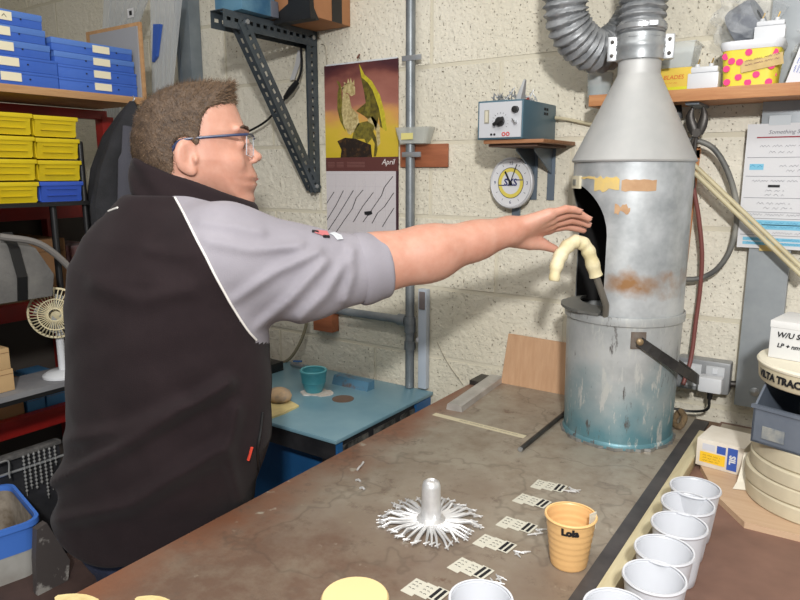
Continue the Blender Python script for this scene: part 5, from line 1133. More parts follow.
q_ = XP(60, 240, -2.3); carton((-2.5, q_.y + .035, z1_), (-2.3, q_.y + .14, z1_ + .17), mk('dark_red_grey_box', (110, 60, 56), .8, 0, (120, 116, 118), scale=12), 'small dark red and grey box beside the brown rack box')
M_kb = mk('kraft_box', (188, 156, 112), .85, 0, (176, 144, 102), scale=6)
y0 = XP(-10, 360, -1.90).y; y1_ = XP(12, 360, -1.90).y
carton((-2.0, y0, .9535), (-1.90, y1_, 1.015), M_kb, 'lower kraft box of the two on the grey shelf'); carton((-2.0, y0, 1.0155), (-1.902, y1_ - .004, 1.075), M_kb, 'upper kraft box of the two on the grey shelf')
y0 = XP(-12, 405, -2.28).y; y1_ = XP(24, 405, -2.28).y; carton((-2.55, y0, zz_), (-2.28, y1_, zz_ + .13), M_kd, 'brown box on the rack shelf under the grey bench')
M_bb = mk('blue_small_box', (66, 118, 160), .6); 
for i, (pa, pb) in enumerate(((27, 45), (47, 70))):
    y0 = XP(pa, 400, -2.28).y; y1_ = XP(pb, 400, -2.28).y
    for j in range(2): carton((-2.48, y0, zz_ + j * .052), (-2.28, y1_, zz_ + .051 + j * .052), M_bb, ['lower', 'upper'][j] + ' small blue carton ' + ['next to the brown box on lower rack', 'nearest the man on lower rack'][i], group='small blue cartons on lower rack')
# fan
fc = XP(56, 313, -1.90); 
t = thing('desk_fan', 'cream desk fan with wire guard half hidden behind the man', 'fan', (fc.x, fc.y, .9535))
M_fan = mk('fan_cream', (212, 200, 164), .5); ax = Vector((.8, -.55, 0)).normalized(); R_ = .072
s = MB(); fcc = Vector((fc.x, fc.y, fc.z))
q = Vector((0, 0, 1)).rotation_difference(ax).to_matrix()
def fr(a, r, z): return fcc + q @ Vector((r * math.cos(a), r * math.sin(a), z))
MB().tube([fr(2 * PI * i / 36, R_, 0) for i in range(37)], .0035, 8).build('guard_ring', M_fan, t, True)
for i in range(40):
    a = 2 * PI * i / 40; MB().tube([fr(a, .018, .028), fr(a, R_ * .6, .025), fr(a, R_ * .92, .014), fr(a, R_, 0)], .0016, 4).build('guard_wire', M_fan, t, True)
for r_, z_ in ((.018, .028), (.045, .025)): MB().tube([fr(2 * PI * i / 28, r_, z_) for i in range(29)], .002, 6).build('guard_ring', M_fan, t, True)
for i in range(4):
    a = 2 * PI * i / 4; MB().prism([fr(a, .012, .002), fr(a + .5, .055, .004), fr(a + .9, .058, .008), fr(a + 1.1, .02, .006)], ax * .0015).build('blade', mk('fan_grey', (150, 152, 150), .5), t, True)
MB().lathe([(0, -.05), (.028, -.045), (.03, -.01), (.012, 0), (0, 0)], 20, fcc, ax).build('motor', M_fan, t, True)
MB().tube([fcc - ax * .03, Vector((fcc.x - ax.x * .03, fcc.y - ax.y * .03, .965))], .011, 12).build('stem', M_white, t, True)
MB().lathe([(0, 0), (.055, 0), (.055, .006), (.04, .016), (0, .018)], 28, (fcc.x - ax.x * .02, fcc.y - ax.y * .02, .954)).build('base', M_white, t, True)
# low black crate with hanging strings of castings
cy0, cy1 = .78, XP(66, 430, -1.80).y
t = thing('black_crate', 'black crate holding strings of metal pieces below the shelf', 'crate', (-1.82, .85, 0))
cz = .795
M_crate = mk('black_crate_plastic', (34, 34, 36), .5, 0, (50, 50, 54), scale=12)
MB().box((-1.855, cy0, .3), (-1.845, cy1, cz)).build('rear_wall', M_crate, t, True); MB().box((-1.86, cy0, cz - .012), (-1.83, cy1, cz), .003).build('top_rim', mk('scuffed_rim', (62, 60, 60), .6, 0, (96, 94, 92), scale=40), t, True)
MB().box((-1.845, cy0, .3), (-1.80, cy1, .31)).build('floor', M_crate, t, True); MB().box((-1.845, cy1 - .01, .31), (-1.80, cy1, .7)).build('end_wall', M_crate, t, True)
MB().box((-1.81, cy0, .31), (-1.80, cy1 - .01, .46)).build('front_wall', M_crate, t, True)
a_ = XP(-5, 478, -1.835); b_2 = XP(64, 455, -1.835); MB().tube([a_, b_2], .004, 8).build('cross_bar', M_zinc, t, True)
M_str = mk('dull_silver', (168, 168, 166), .4, .5)
for i in range(7):
    px_ = 23 + i * 5.2; p = XP(px_, 455 - i * 1.6, -1.825); L_ = (.12, .105, .11, .10, .15, .13, .06)[i]
    t = thing('casting_string', 'string of silver castings hanging in the black crate, ' + ['first', 'second', 'third', 'fourth', 'fifth', 'sixth', 'seventh'][i] + ' from the blue bin', 'casting', p - Z * L_, 0, 'strings of castings in the crate')
    MB().tube([p, p - Z * L_], .0012, 5).build('wire', M_str, t, True); k = int(L_ / .011); s = MB()
    for j in range(k): s.lathe([(0, -.004), (.0036, -.002), (.0036, .002), (0, .004)], 6, p - Z * (.006 + j * .011))
    s.build('beads', M_str, t, True)
s = MB().tube(bez([XP(-4, 464, -1.8), XP(8, 461, -1.8), XP(9, 473, -1.8), XP(10, 478, -1.8)], 4), .0022, 6); solo(s, 'wire_hook', M_str, 'bent white wire hook over the crate left of the strings', 'wire')
# blue rimmed bin
zr = .72; zl = zr - .35; c1 = ZP(37, 518, zr); e1_ = (ZP(0, 473, zr) - c1); bang = math.atan2(e1_.y, e1_.x)
bw, bd_ = .27, .25; dA = Vector((math.cos(bang), math.sin(bang), 0)); dB = Vector((-dA.y, dA.x, 0)); dB = dB if dB.dot(-Vector((c1.x, c1.y, 0))) > 0 else -dB
ctr = c1 + dA * (bw / 2 - .008) + dB * (bd_ / 2 - .008)
t = thing('waste_bin', 'square grey waste bin with blue rim at the bottom left corner', 'bin', (ctr.x, ctr.y, zl))
M_bing = mk('bin_grey', (176, 174, 168), .5, 0, (140, 134, 126), scale=6, lo=.4, hi=.7); M_brim = mk('bin_blue', (74, 122, 208), .4)
def rr_(w, d, z): return [Vector((ctr.x, ctr.y, 0)) + dA * p.x + dB * p.y + Z * p.z for p in rrect(w, d, .035, z, 5)]
zm = zr - .075
loft([rr_(bw * .8, bd_ * .8, zl), rr_(bw * .94, bd_ * .94, zm)], False).build('lower_wall', M_bing, t, True)
loft([rr_(bw * .945, bd_ * .945, zm), rr_(bw * .97, bd_ * .97, zr - .014), rr_(bw * 1.01, bd_ * 1.01, zr - .014), rr_(bw * 1.01, bd_ * 1.01, zr), rr_(bw * .95, bd_ * .95, zr), rr_(bw * .93, bd_ * .93, zm + .01)], False).build('blue_band', M_brim, t, True)
loft([rr_(bw * .925, bd_ * .925, zr - .012), rr_(bw * .78, bd_ * .78, zl + .01)], True).build('dirty_lining', mk('bin_dirt', (96, 82, 66), .9, 0, (160, 150, 136), scale=14), t, True)
bm_ = MATS['bin_dirt']; o = [c for c in t.children if c.name.startswith('dirty_lining')][0]
bmx = bmesh.new(); bmx.from_mesh(o.data); bmx.faces.ensure_lookup_table(); tops = [f for f in bmx.faces if len(f.verts) > 6 and f.calc_center_median().z > .2]; bmesh.ops.delete(bmx, geom=tops, context='FACES'); bmx.to_mesh(o.data); bmx.free()
s = MB().prism([Vector((ctr.x, ctr.y, 0)) + dA * a_ * .15 + dB * b_ * .15 for a_, b_ in ((-1, -1), (1, -1), (1, 1), (-1, 1))], (0, 0, zl - .0015)); solo(s, 'low_plinth', mk('plinth_wood', (84, 66, 56), .8), 'low dark plinth under the waste bin', 'plinth')
# torn bag by the man's hip
P4 = [XP(37, 530, -1.5), XP(47, 523, -1.5), XP(70, 560, -1.5), XP(68, 582, -1.5), XP(38, 596, -1.5), XP(36, 560, -1.5)]
s = MB().prism(P4, (-.02, 0, 0)); solo(s, 'torn_bag', mk('dark_film', (74, 68, 66), .5, 0, (150, 146, 140), scale=18, lo=.55, hi=.62), 'torn dark plastic bag between waste bin and the man', 'bag')
a = XP(36, 592, -1.5); s = MB().box((-1.62, a.y - .06, 0), (-1.36, a.y + .2, a.z - .012), .004); solo(s, 'floor_crate', mk('dark_brown_crate', (58, 42, 38), .8, 0, (74, 54, 48), scale=8), 'dark brown crate on the floor carrying the torn bag', 'crate')
# ================================================================== THE MAN
from mathutils.bvhtree import BVHTree
RV = np.array([RM[0, 0], RM[1, 0], 0.]); RV /= np.linalg.norm(RV); AV = np.array([-RV[1], RV[0], 0.]); ZV = np.array([0, 0, 1.])
def smin(a, b, k): h = np.clip(.5 + .5 * (b - a) / k, 0, 1); return b * (1 - h) + a * h - k * h * (1 - h)
def smax(a, b, k): return -smin(-a, -b, k)
def capsule(P, a, b, ra, rb):
    a = np.asarray(a, float); b = np.asarray(b, float); ab = b - a; t_ = np.clip(((P - a) @ ab) / (ab @ ab), 0, 1)
    return np.linalg.norm(P - a - t_[:, None] * ab, axis=1) - (ra + (rb - ra) * t_)
def ellip(P, c, axes, rad):
    L_ = (P - np.asarray(c)) @ np.asarray(axes).T / np.asarray(rad); n = np.linalg.norm(L_, axis=1); g = np.linalg.norm(L_ / np.asarray(rad), axis=1) + 1e-9
    return n * (n - 1) / g
def poly2d(x, y, poly):
    d = np.full(x.shape, 1e9); ins = np.zeros(x.shape, bool); n = len(poly)
    for i in range(n):
        x0, y0 = poly[i]; x1, y1 = poly[(i + 1) % n]; ex, ey = x1 - x0, y1 - y0
        t_ = np.clip(((x - x0) * ex + (y - y0) * ey) / (ex * ex + ey * ey), 0, 1); d = np.minimum(d, (x - x0 - t_ * ex) ** 2 + (y - y0 - t_ * ey) ** 2)
        c = ((y0 > y) != (y1 > y)) & (x < (x1 - x0) * (y - y0) / ((y1 - y0) + 1e-12) + x0); ins ^= c
    return np.where(ins, -1, 1) * np.sqrt(d)
def surface(fn, lo, hi, h, coarse=6):
    # sparse signed-distance sampling followed by surface nets; axes are world axes
    lo = np.asarray(lo, float); n = np.ceil((np.asarray(hi) - lo) / h / coarse).astype(int) * coarse + 1
    nb = (n - 1) // coarse; cc = [lo[i] + (np.arange(nb[i]) + .5) * coarse * h for i in range(3)]
    G = np.stack(np.meshgrid(*cc, indexing='ij'), -1).reshape(-1, 3); fc = fn(G).reshape(nb)
    Fd = np.empty(n, np.float32); blk = np.repeat(np.repeat(np.repeat(fc, coarse, 0), coarse, 1), coarse, 2); Fd[:-1, :-1, :-1] = blk
    Fd[-1] = 1; Fd[:, -1] = 1; Fd[:, :, -1] = 1; Fd[0] = 1; Fd[:, 0] = 1; Fd[:, :, 0] = 1
    near = np.argwhere(np.abs(fc) < coarse * h * 1.35 + .006); o = np.stack(np.meshgrid(*[np.arange(coarse)] * 3, indexing='ij'), -1).reshape(-1, 3)
    for s0 in range(0, len(near), 1500):
        I = (near[s0:s0 + 1500, None, :] * coarse + o[None]).reshape(-1, 3); Fd[I[:, 0], I[:, 1], I[:, 2]] = fn(lo + I * h)
    S = Fd < 0
    a = S[:-1, :-1, :-1]; anyd = np.zeros(a.shape, bool)
    corners = [(i, j, k) for i in (0, 1) for j in (0, 1) for k in (0, 1)]
    for (i, j, k) in corners[1:]: anyd |= (S[i:n[0] - 1 + i, j:n[1] - 1 + j, k:n[2] - 1 + k] != a)
    act = np.argwhere(anyd); idx = np.full(a.shape, -1, np.int32); idx[act[:, 0], act[:, 1], act[:, 2]] = np.arange(len(act))
    val = {c: Fd[act[:, 0] + c[0], act[:, 1] + c[1], act[:, 2] + c[2]].astype(float) for c in corners}
    pos = np.zeros((len(act), 3)); cnt = np.zeros(len(act))
    for c in corners:
        for ax_ in range(3):
            if c[ax_]: continue
            d = list(c); d[ax_] = 1; d = tuple(d); f0, f1 = val[c], val[d]; m = (f0 < 0) != (f1 < 0); t_ = np.where(m, f0 / np.where(m, f0 - f1, 1), 0)
            p = np.tile(np.array(c, float), (len(act), 1)); p[:, ax_] += t_; pos[m] += p[m]; cnt[m] += 1
    V = lo + (act + pos / cnt[:, None]) * h; Q = []
    for ax_ in range(3):
        u, v = (ax_ + 1) % 3, (ax_ + 2) % 3; s0 = [slice(None)] * 3; s1 = [slice(None)] * 3; s0[ax_] = slice(0, -1); s1[ax_] = slice(1, None)
        E = np.argwhere(S[tuple(s0)] != S[tuple(s1)]); E = E[(E[:, u] > 0) & (E[:, v] > 0) & (E[:, u] < n[u] - 1) & (E[:, v] < n[v] - 1)]
        fl = S[E[:, 0], E[:, 1], E[:, 2]]; q = []
        for (du, dv) in ((-1, -1), (0, -1), (0, 0), (-1, 0)):
            e = E.copy(); e[:, u] += du; e[:, v] += dv; q.append(idx[e[:, 0], e[:, 1], e[:, 2]])
        q = np.stack(q, 1); q[~fl] = q[~fl][:, ::-1]; Q.append(q)
    Q = np.concatenate(Q); Q = Q[(Q >= 0).all(1)]
    return V, Q
def npmesh(name, V, Q, mats, parent, midx=None):
    _r = parent
    while _r is not None and _r.parent is not None: _r = _r.parent
    V = V - np.array(_r.location) if _r is not None else V
    me = bpy.data.meshes.new(name); me.vertices.add(len(V)); me.vertices.foreach_set('co', V.ravel().astype(np.float32))
    me.loops.add(len(Q) * 4); me.loops.foreach_set('vertex_index', Q.ravel().astype(np.int32)); me.polygons.add(len(Q)); me.polygons.foreach_set('loop_start', (np.arange(len(Q)) * 4).astype(np.int32)); me.polygons.foreach_set('loop_total', np.full(len(Q), 4, np.int32))
    me.update(calc_edges=True); me.polygons.foreach_set('use_smooth', [True] * len(Q))
    for m in mats: me.materials.append(m)
    if midx is not None: me.polygons.foreach_set('material_index', midx.astype(np.int32))
    me.validate(); o = bpy.data.objects.new(name, me); COL.objects.link(o)
    if parent is not None: o.parent = parent
    return o
def relax(V, Q, it=2, k=.5):
    for _ in range(it):
        acc = np.zeros_like(V); c = np.zeros(len(V))
        for i in range(4):
            for j in (1, 3): np.add.at(acc, Q[:, i], V[Q[:, (i + j) % 4]]); np.add.at(c, Q[:, i], 1)
        V = V * (1 - k) + k * acc / np.maximum(c, 1)[:, None]
    return V
def keep(V, Q, mask):                      # sub-mesh of the quads in mask
    q = Q[mask]; u, inv = np.unique(q, return_inverse=True); return V[u], inv.reshape(-1, 4)
def proj(V): c = (V - CAM) @ RM; return 400 + F * c[:, 0] / c[:, 2], 300 + F * c[:, 1] / c[:, 2], c[:, 2]
def pt(px, py, d): return np.array(DP(px, py, d))

PHI = math.radians(45); FW = math.cos(PHI) * RV + math.sin(PHI) * AV; SD = math.sin(PHI) * RV - math.cos(PHI) * AV     # facing, and towards his right shoulder
TC = pt(166, 400, 1.43); TC[2] = 0
man = thing('person', 'man in black and grey fleece reaching out his right arm to the hood', 'person', (TC[0], TC[1], 0))
# ---- trunk of the fleece as stacked ovals
TZs = np.array([.70, .765, .80, .90, 1.02, 1.15, 1.28, 1.36, 1.42, 1.46, 1.50, 1.56])
TW = np.array([.232, .236, .236, .246, .264, .268, .264, .25, .205, .140, .095, .08])
TD = np.array([.195, .205, .205, .198, .190, .184, .178, .165, .140, .110, .088, .08])
TO = np.array([-.025, -.022, -.02, -.01, .0, .005, .01, .012, .018, .022, .03, .035])      # shift along facing
TL_ = np.array([.062, .06, .056, .034, -.006, -.01, .0, .0, .0, .0, .0, .0])                         # shift to the left hip
def trunk(P, grow=0.):
    z = P[:, 2]; w = np.interp(z, TZs, TW) + grow; d = np.interp(z, TZs, TD) + grow; q = P - TC
    s = q @ SD + np.interp(z, TZs, TL_); f = q @ FW - np.interp(z, TZs, TO)
    e = np.sqrt((s / w) ** 2 + (f / d) ** 2) + 1e-9
    return np.maximum((e - 1) * np.minimum(w, d) * .9, z - 1.53)
SHR = pt(226, 262, 1.29); ELB = pt(384, 265, 1.385); SHL = TC + np.array([0, 0, 1.375]) - SD * .175 + FW * .02
ELL = SHL + FW * .10 - ZV * .26; HNL = ELL + FW * .09 - SD * .01 - ZV * .06
RIDGE = [([(52, 482), (120, 448), (228, 384)], .010, 9), ([(60, 520), (130, 505), (221, 450)], .009, 10), ([(70, 440), (120, 432), (180, 405)], .006, 9), ([(150, 250), (185, 256), (215, 246)], .004, 7), ([(95, 285), (140, 300), (190, 290)], .003, 9), ([(240, 500), (228, 460), (236, 410)], .006, 8)]
SRIDGE = [([(205, 240), (250, 250), (300, 246)], .006, 6), ([(235, 300), (275, 272), (318, 252)], .007, 6), ([(255, 330), (290, 300), (325, 262)], .007, 6), ([(300, 318), (325, 295), (345, 262)], .006, 6), ([(200, 222), (232, 226), (262, 232)], .004, 5), ([(345, 300), (352, 275), (352, 250)], .006, 5)]
def ridges(px, py, R_):
    h = 0
    for pl, amp, wd_ in R_:
        d = np.full(px.shape, 1e9)
        for (x0, y0), (x1, y1) in zip(pl[:-1], pl[1:]):
            ex, ey = x1 - x0, y1 - y0; t_ = np.clip(((px - x0) * ex + (py - y0) * ey) / (ex * ex + ey * ey), 0, 1); d = np.minimum(d, (px - x0 - t_ * ex) ** 2 + (py - y0 - t_ * ey) ** 2)
        amp = amp * 2.2; wd_ = wd_ * .68; h = h + amp * np.exp(-d / (2 * wd_ * wd_)) - amp * .35 * np.exp(-d / (2 * (wd_ * 2.2) ** 2))
    return h
def arm_sdf(P, grow=0.):
    a1 = capsule(P, SHR, pt(300, 274, 1.335), .108 + grow, .094 + grow); a2 = capsule(P, pt(300, 274, 1.335), pt(368, 268, 1.372), .094 + grow, .0685 + grow)
    f = smin(a1, a2, .02)
    l1 = capsule(P, SHL, ELL, .088 + grow, .068 + grow); l2 = capsule(P, ELL, HNL, .066 + grow, .048 + grow)
    return f, smin(l1, l2, .02)
def fleece(P):
    r_, l_ = arm_sdf(P); px, py, dd = proj(P)
    f0 = trunk(P); f0 = f0 - ridges(px, py, RIDGE) * (dd < 1.5)
    f0 = smin(f0, capsule(P, TC + ZV * 1.40 + SD * .05, SHR + np.array([0, 0, .02]), .075, .088), .05); f0 = smin(f0, capsule(P, TC + ZV * 1.40 - SD * .05, SHL, .07, .072), .05)
    r_ = r_ - ridges(px, py, SRIDGE) * (dd < 1.4)
    f0 = smin(f0, r_, .035); f0 = smin(f0, l_, .03)
    n_ = .0016 * np.sin(P[:, 0] * 37 + 2 * np.sin(P[:, 2] * 23)) * np.sin(P[:, 2] * 31 + P[:, 1] * 19)
    f0 = f0 + n_
    hem = .802 + .008 * np.sin(px * .05); f0 = smax(f0, hem - P[:, 2], .012); f0 = smax(f0, P[:, 2] - 1.505, .01)
    c_ = pt(364, 269, 1.37); f0 = np.maximum(f0, np.where(capsule(P, SHR, ELB, .16, .16) < 0, ((P - c_) @ (ELB - SHR)) / np.linalg.norm(ELB - SHR), -1))
    return f0
def cuff(P):     # turned-back cuff
    a, b = pt(356, 270, 1.367), pt(387, 265, 1.385); ax_ = (b - a) / np.linalg.norm(b - a); t_ = (P - a) @ ax_; L_ = np.linalg.norm(b - a)
    rad = np.linalg.norm(P - a - t_[:, None] * ax_, axis=1); R_ = .0745 - .006 * np.clip(t_ / L_, 0, 1) + .002 * np.sin(t_ * 90)
    o = smax(rad - R_, np.maximum(-t_ - .002, t_ - L_), .012); return smax(o, (R_ - .012) - rad, .006)
corner = lambda *pts: (np.min(pts, 0) - .04, np.max(pts, 0) + .04)
def bounds(pts, pad): A = np.array(pts); return A.min(0) - pad, A.max(0) + pad
lo, hi = bounds([TC + ZV * .76 + SD * .26, TC + ZV * 1.5 - SD * .26, TC + FW * .2 + ZV * .8, TC - FW * .2 + ZV * .8, SHR, ELB, HNL, ELL], .11); lo[2] = .74; hi[2] = 1.54
V, Q = surface(fleece, lo, hi, .005); V = relax(V, Q, 2)
cen = V[Q].mean(1); cpx, cpy, cd_ = proj(cen)
SEAM = [(170, 190), (175, 198), (184, 214), (195, 236), (206, 257), (216, 277), (227, 297), (238, 316), (248, 331), (256, 340)]
sx_i = np.interp(cpy, [p[1] for p in SEAM], [p[0] for p in SEAM]); isR = (cpx > sx_i) & (cpy < 343) & (((cen - TC) @ SD) > -.02)
_, lS = arm_sdf(cen); isL = ((cen - TC) @ SD < -.13) & (((cen - TC) @ SD) < -.2 + (1.47 - cen[:, 2]) * .42) & (((cen - TC) @ FW) > -.045) & (cen[:, 2] > 1.2) | (lS < .012) & (((cen - TC) @ FW) > .12)
def fleece_mat(name, c, c2):
    m = mk(name, c, .95, 0, c2, scale=7, lo=.35, hi=.7, bump=.35, bscale=420, bdist=.0015); b = m.node_tree.nodes['Principled BSDF']; b.inputs['Sheen Weight'].default_value = .04; b.inputs['Sheen Roughness'].default_value = .5; b.inputs['Specular IOR Level'].default_value = .15; return m
M_flb = fleece_mat('black_fleece', (34, 26, 28), (42, 33, 35)); M_flg = fleece_mat('grey_fleece', (142, 138, 145), (152, 148, 155)); M_pip = mk('white_piping', (226, 222, 216), .8)
v_, q_ = keep(V, Q, ~(isR | isL)); body_f = npmesh('fleece_top', v_, q_, [M_flb], man)
v_, q_ = keep(V, Q, isR); slv = npmesh('sleeve', v_, q_, [M_flg], man); v_, q_ = keep(V, Q, isL); slv2 = npmesh('sleeve', v_, q_, [M_flg], man)
slv['label'] = 'grey right sleeve pushed up to the elbow'
bvh = BVHTree.FromPolygons([Vector(v) for v in V], Q.tolist())
def onskin(px, py, off=.001):
    d = Vector(ray(px, py)).normalized(); h_, n_, i_, dist = bvh.ray_cast(Vector(CAM), d); return None if h_ is None else h_ + n_ * off * (1 if n_.dot(d) < 0 else -1)
pp = [onskin(x, y) for x, y in [(float(a_.x), float(a_.y)) for a_ in bez([Vector((x, y, 0)) for x, y in SEAM[1:]], 4)]]; pp = [p for p in pp if p is not None]
MB().tube(pp, .0022, 6).build('piping', M_pip, man, True)
pl = [onskin(x, y) for x, y in ((101, 216), (105, 213.5), (109, 211.5), (114, 209.5), (118, 208))]; pl = [p for p in pl if p is not None]
if len(pl) > 2: MB().tube(pl, .0022, 6).build('piping', M_pip, man, True)
lo, hi = bounds([pt(350, 268, 1.365), pt(392, 265, 1.39)], .1); Vc, Qc = surface(cuff, lo, hi, .004); npmesh('cuff', relax(Vc, Qc, 2), Qc, [M_flg], slv)
# sleeve badge
for (a, b, col, nm_) in (((312, 231), (328, 236), (190, 110, 112), 'red_badge'), ((329, 233), (342, 240), (196, 200, 204), 'silver_badge')):
    P_ = [onskin(*p, .002) for p in ((a[0], a[1] + 1), (a[0] + 4, a[1]), (b[0] - 2, b[1] - 4), (b[0], b[1]), (b[0] - 5, b[1] + .5), (a[0] + 4, a[1] + 3))]
    if all(p is not None for p in P_): MB().prism(P_, (P_[0] - Vector(SHR)).normalized() * .002).build(nm_, mk(nm_ + '_thread', col, .7), slv, True)
for (x0, y0, x1, y1) in ((312, 232, 318, 233), (323, 237, 329, 237.5), (339, 231, 343, 240)):
    a, b = onskin(x0, y0, .002), onskin(x1, y1, .002)
    if a and b: MB().tube([a, b], .003, 6).build('badge_edge', M_black, slv, True)
# pocket opening with orange pull
pq = [onskin(x, y, .001) for x, y in ((262, 412), (260, 430), (257, 450), (258, 470), (256, 490))]; pq = [p for p in pq if p is not None]
if len(pq) > 2: MB().tube(bez(pq, 4), .003, 6).build('pocket_zip', M_black, body_f, True)
a, b = onskin(251, 447, .003), onskin(247.5, 459, .003)
if a and b: MB().tube([a, b], .003, 6).build('zip_pull', mk('orange_pull', (206, 66, 48), .6), body_f, True)
# collar: a thick standing roll round the neck, dropping to the front
NC = pt(196, 198, 1.395); hfwd = math.cos(.25) * RV + math.sin(.25) * AV; hsid = math.sin(.25) * RV - math.cos(.25) * AV
def collar(P):
    q = P - NC; f_ = q @ hfwd; s_ = q @ hsid; z = q[:, 2] + .40 * f_ + .05 * np.abs(s_); zz = np.clip(z, -.033, .026)
    A_ = .111 + .10 * (-zz) ; B_ = .083 + .25 * (-zz); e = np.sqrt((f_ / A_) ** 2 + (s_ / B_) ** 2) + 1e-9
    rr_ = (e - 1) * np.minimum(A_, B_) * 1.12
    return np.sqrt(rr_ ** 2 + (z - zz) ** 2) - .0125 - .002 * np.sin(P[:, 0] * 60 + z * 90)
lo, hi = bounds([NC - .16, NC + .16], .0); Vk, Qk = surface(collar, lo, hi, .004); npmesh('collar', relax(Vk, Qk, 2), Qk, [M_flb], man)
# ---- head, in the photograph's profile units
hs = 1.385 / F; HO = pt(195, 147, 1.385); hf = math.cos(.2) * RV + math.sin(.2) * AV; hsd = math.sin(.2) * RV - math.cos(.2) * AV
# upright axis follows the picture's vertical
hu = ZV
def hl(P): q = P - HO; return (q @ hf) / hs / math.cos(.2) + 195, 147 - (q @ hu) / hs * 1.0, q @ hsd
def hp3(px, py, y=0.): return HO + hf * ((px - 195) * hs * math.cos(.2)) + hu * ((147 - py) * hs) + hsd * y
FACE = [(233, 97), (238, 107), (242, 118), (246, 128), (246.5, 134), (244.5, 141), (247, 150), (249.5, 160), (252, 165.5), (254.5, 171), (257, 176.5), (255, 180), (254.3, 181.5), (255.8, 184), (254, 188.5), (251.5, 192.5), (253, 198), (252, 204), (247, 209.5), (238, 211), (225, 209), (212, 204), (204, 205), (206, 240), (152, 240), (148, 205), (145, 184), (140, 170), (138, 150), (141, 128), (151, 109), (168, 97), (190, 90.5), (212, 89.5), (226, 92)]
HAIRO = [(237, 107), (236.5, 97), (237, 86), (233, 82.5), (226, 84.5), (212, 83.5), (198, 84.5), (182, 87), (166, 92.5), (150, 103), (139, 119), (134, 136), (133, 152), (136, 168), (142, 180), (150, 184), (200, 200), (245, 150)]
HMASK = [(238, 104), (244, 96), (244, 70), (120, 70), (120, 190), (146, 185), (160, 182), (171, 178), (177, 170), (178, 158), (178, 147), (184, 140.5), (192, 138.5), (198, 146), (202, 146), (204, 132), (207, 120), (214, 111), (224, 108), (232, 107)]
def wid(x, y):
    w = .0775 - .010 * np.clip((x - 205) / 45, 0, 1) - .016 * np.clip((y - 160) / 45, 0, 1)
    w = np.where(y > 195, np.maximum(w, 0), w); return w - .010 * np.clip((150 - x) / 20, 0, 1) - .006 * np.clip((105 - y) / 20, 0, 1)
def inflate(x, y, s, poly, grow=0., T=34.):
    d = -poly2d(x, y, poly); g = np.sqrt(np.clip(1 - (1 - np.clip(d / T, 0, 1)) ** 2, 0, 1)); w = (wid(x, y) + grow) * g
    inside = np.abs(s) - w; return np.where(d > 0, np.where(inside > 0, inside * .75, np.maximum(inside, -d * hs)), np.sqrt((np.abs(s) * .9) ** 2 + (d * hs) ** 2))
def head(P):
    x, y, s = hl(P); f0 = inflate(x, y, s, FACE)
    A3 = [hf, hsd, hu]
    f0 = smin(f0, capsule(P, hp3(246, 141), hp3(254.5, 156), .0065, .0095), .012); f0 = smin(f0, ellip(P, hp3(257, 156.5), A3, (.0095, .0095, .009)), .007)
    for sg in (-1, 1):
        f0 = smin(f0, ellip(P, hp3(252.5, 160, sg * .0115), A3, (.010, .0065, .007)), .005)
        f0 = smax(f0, -ellip(P, hp3(246, 144.5, sg * .033), A3, (.012, .017, .0105)), .010)                       # eye socket
        f0 = smin(f0, ellip(P, hp3(238.5, 145, sg * .031), A3, (.0145, .0145, .0125)), .004)                    # lids over the eyeball
        f0 = smin(f0, capsule(P, hp3(246.5, 131.5, sg * .012), hp3(239, 130, sg * .050), .0065, .006), .012)       # brow
        f0 = smin(f0, ellip(P, hp3(232, 162, sg * .047), A3, (.024, .017, .02)), .02)                            # cheek
        f0 = smax(f0, -capsule(P, hp3(257, 181.2, 0), hp3(243, 183, sg * .027), .0014, .0011), .003)               # mouth line
        f0 = smax(f0, -ellip(P, hp3(253, 163.5, sg * .008), A3, (.004, .003, .002)), .002)
        # ear
        ec = hp3(190, 157, sg * .0795); ea = [hf * .94 - hsd * sg * .34 * 1, hsd * sg * .94 + hf * .34, hu]; tilt = ec - hu * .0
        e_ = ellip(P, ec, ea, (.0235, .0085, .0345)); e_ = smax(e_, -ellip(P, hp3(192.5, 156, sg * .089), ea, (.0135, .0075, .0215)), .005)
        e_ = smin(e_, ellip(P, hp3(188, 154, sg * .083), ea, (.004, .004, .017)), .004); e_ = smin(e_, ellip(P, hp3(198.5, 160, sg * .081), A3, (.005, .006, .008)), .004)
        e_ = smin(e_, ellip(P, hp3(194, 171, sg * .078), A3, (.010, .006, .009)), .006)
        f0 = smin(f0, e_, .005)
    return f0
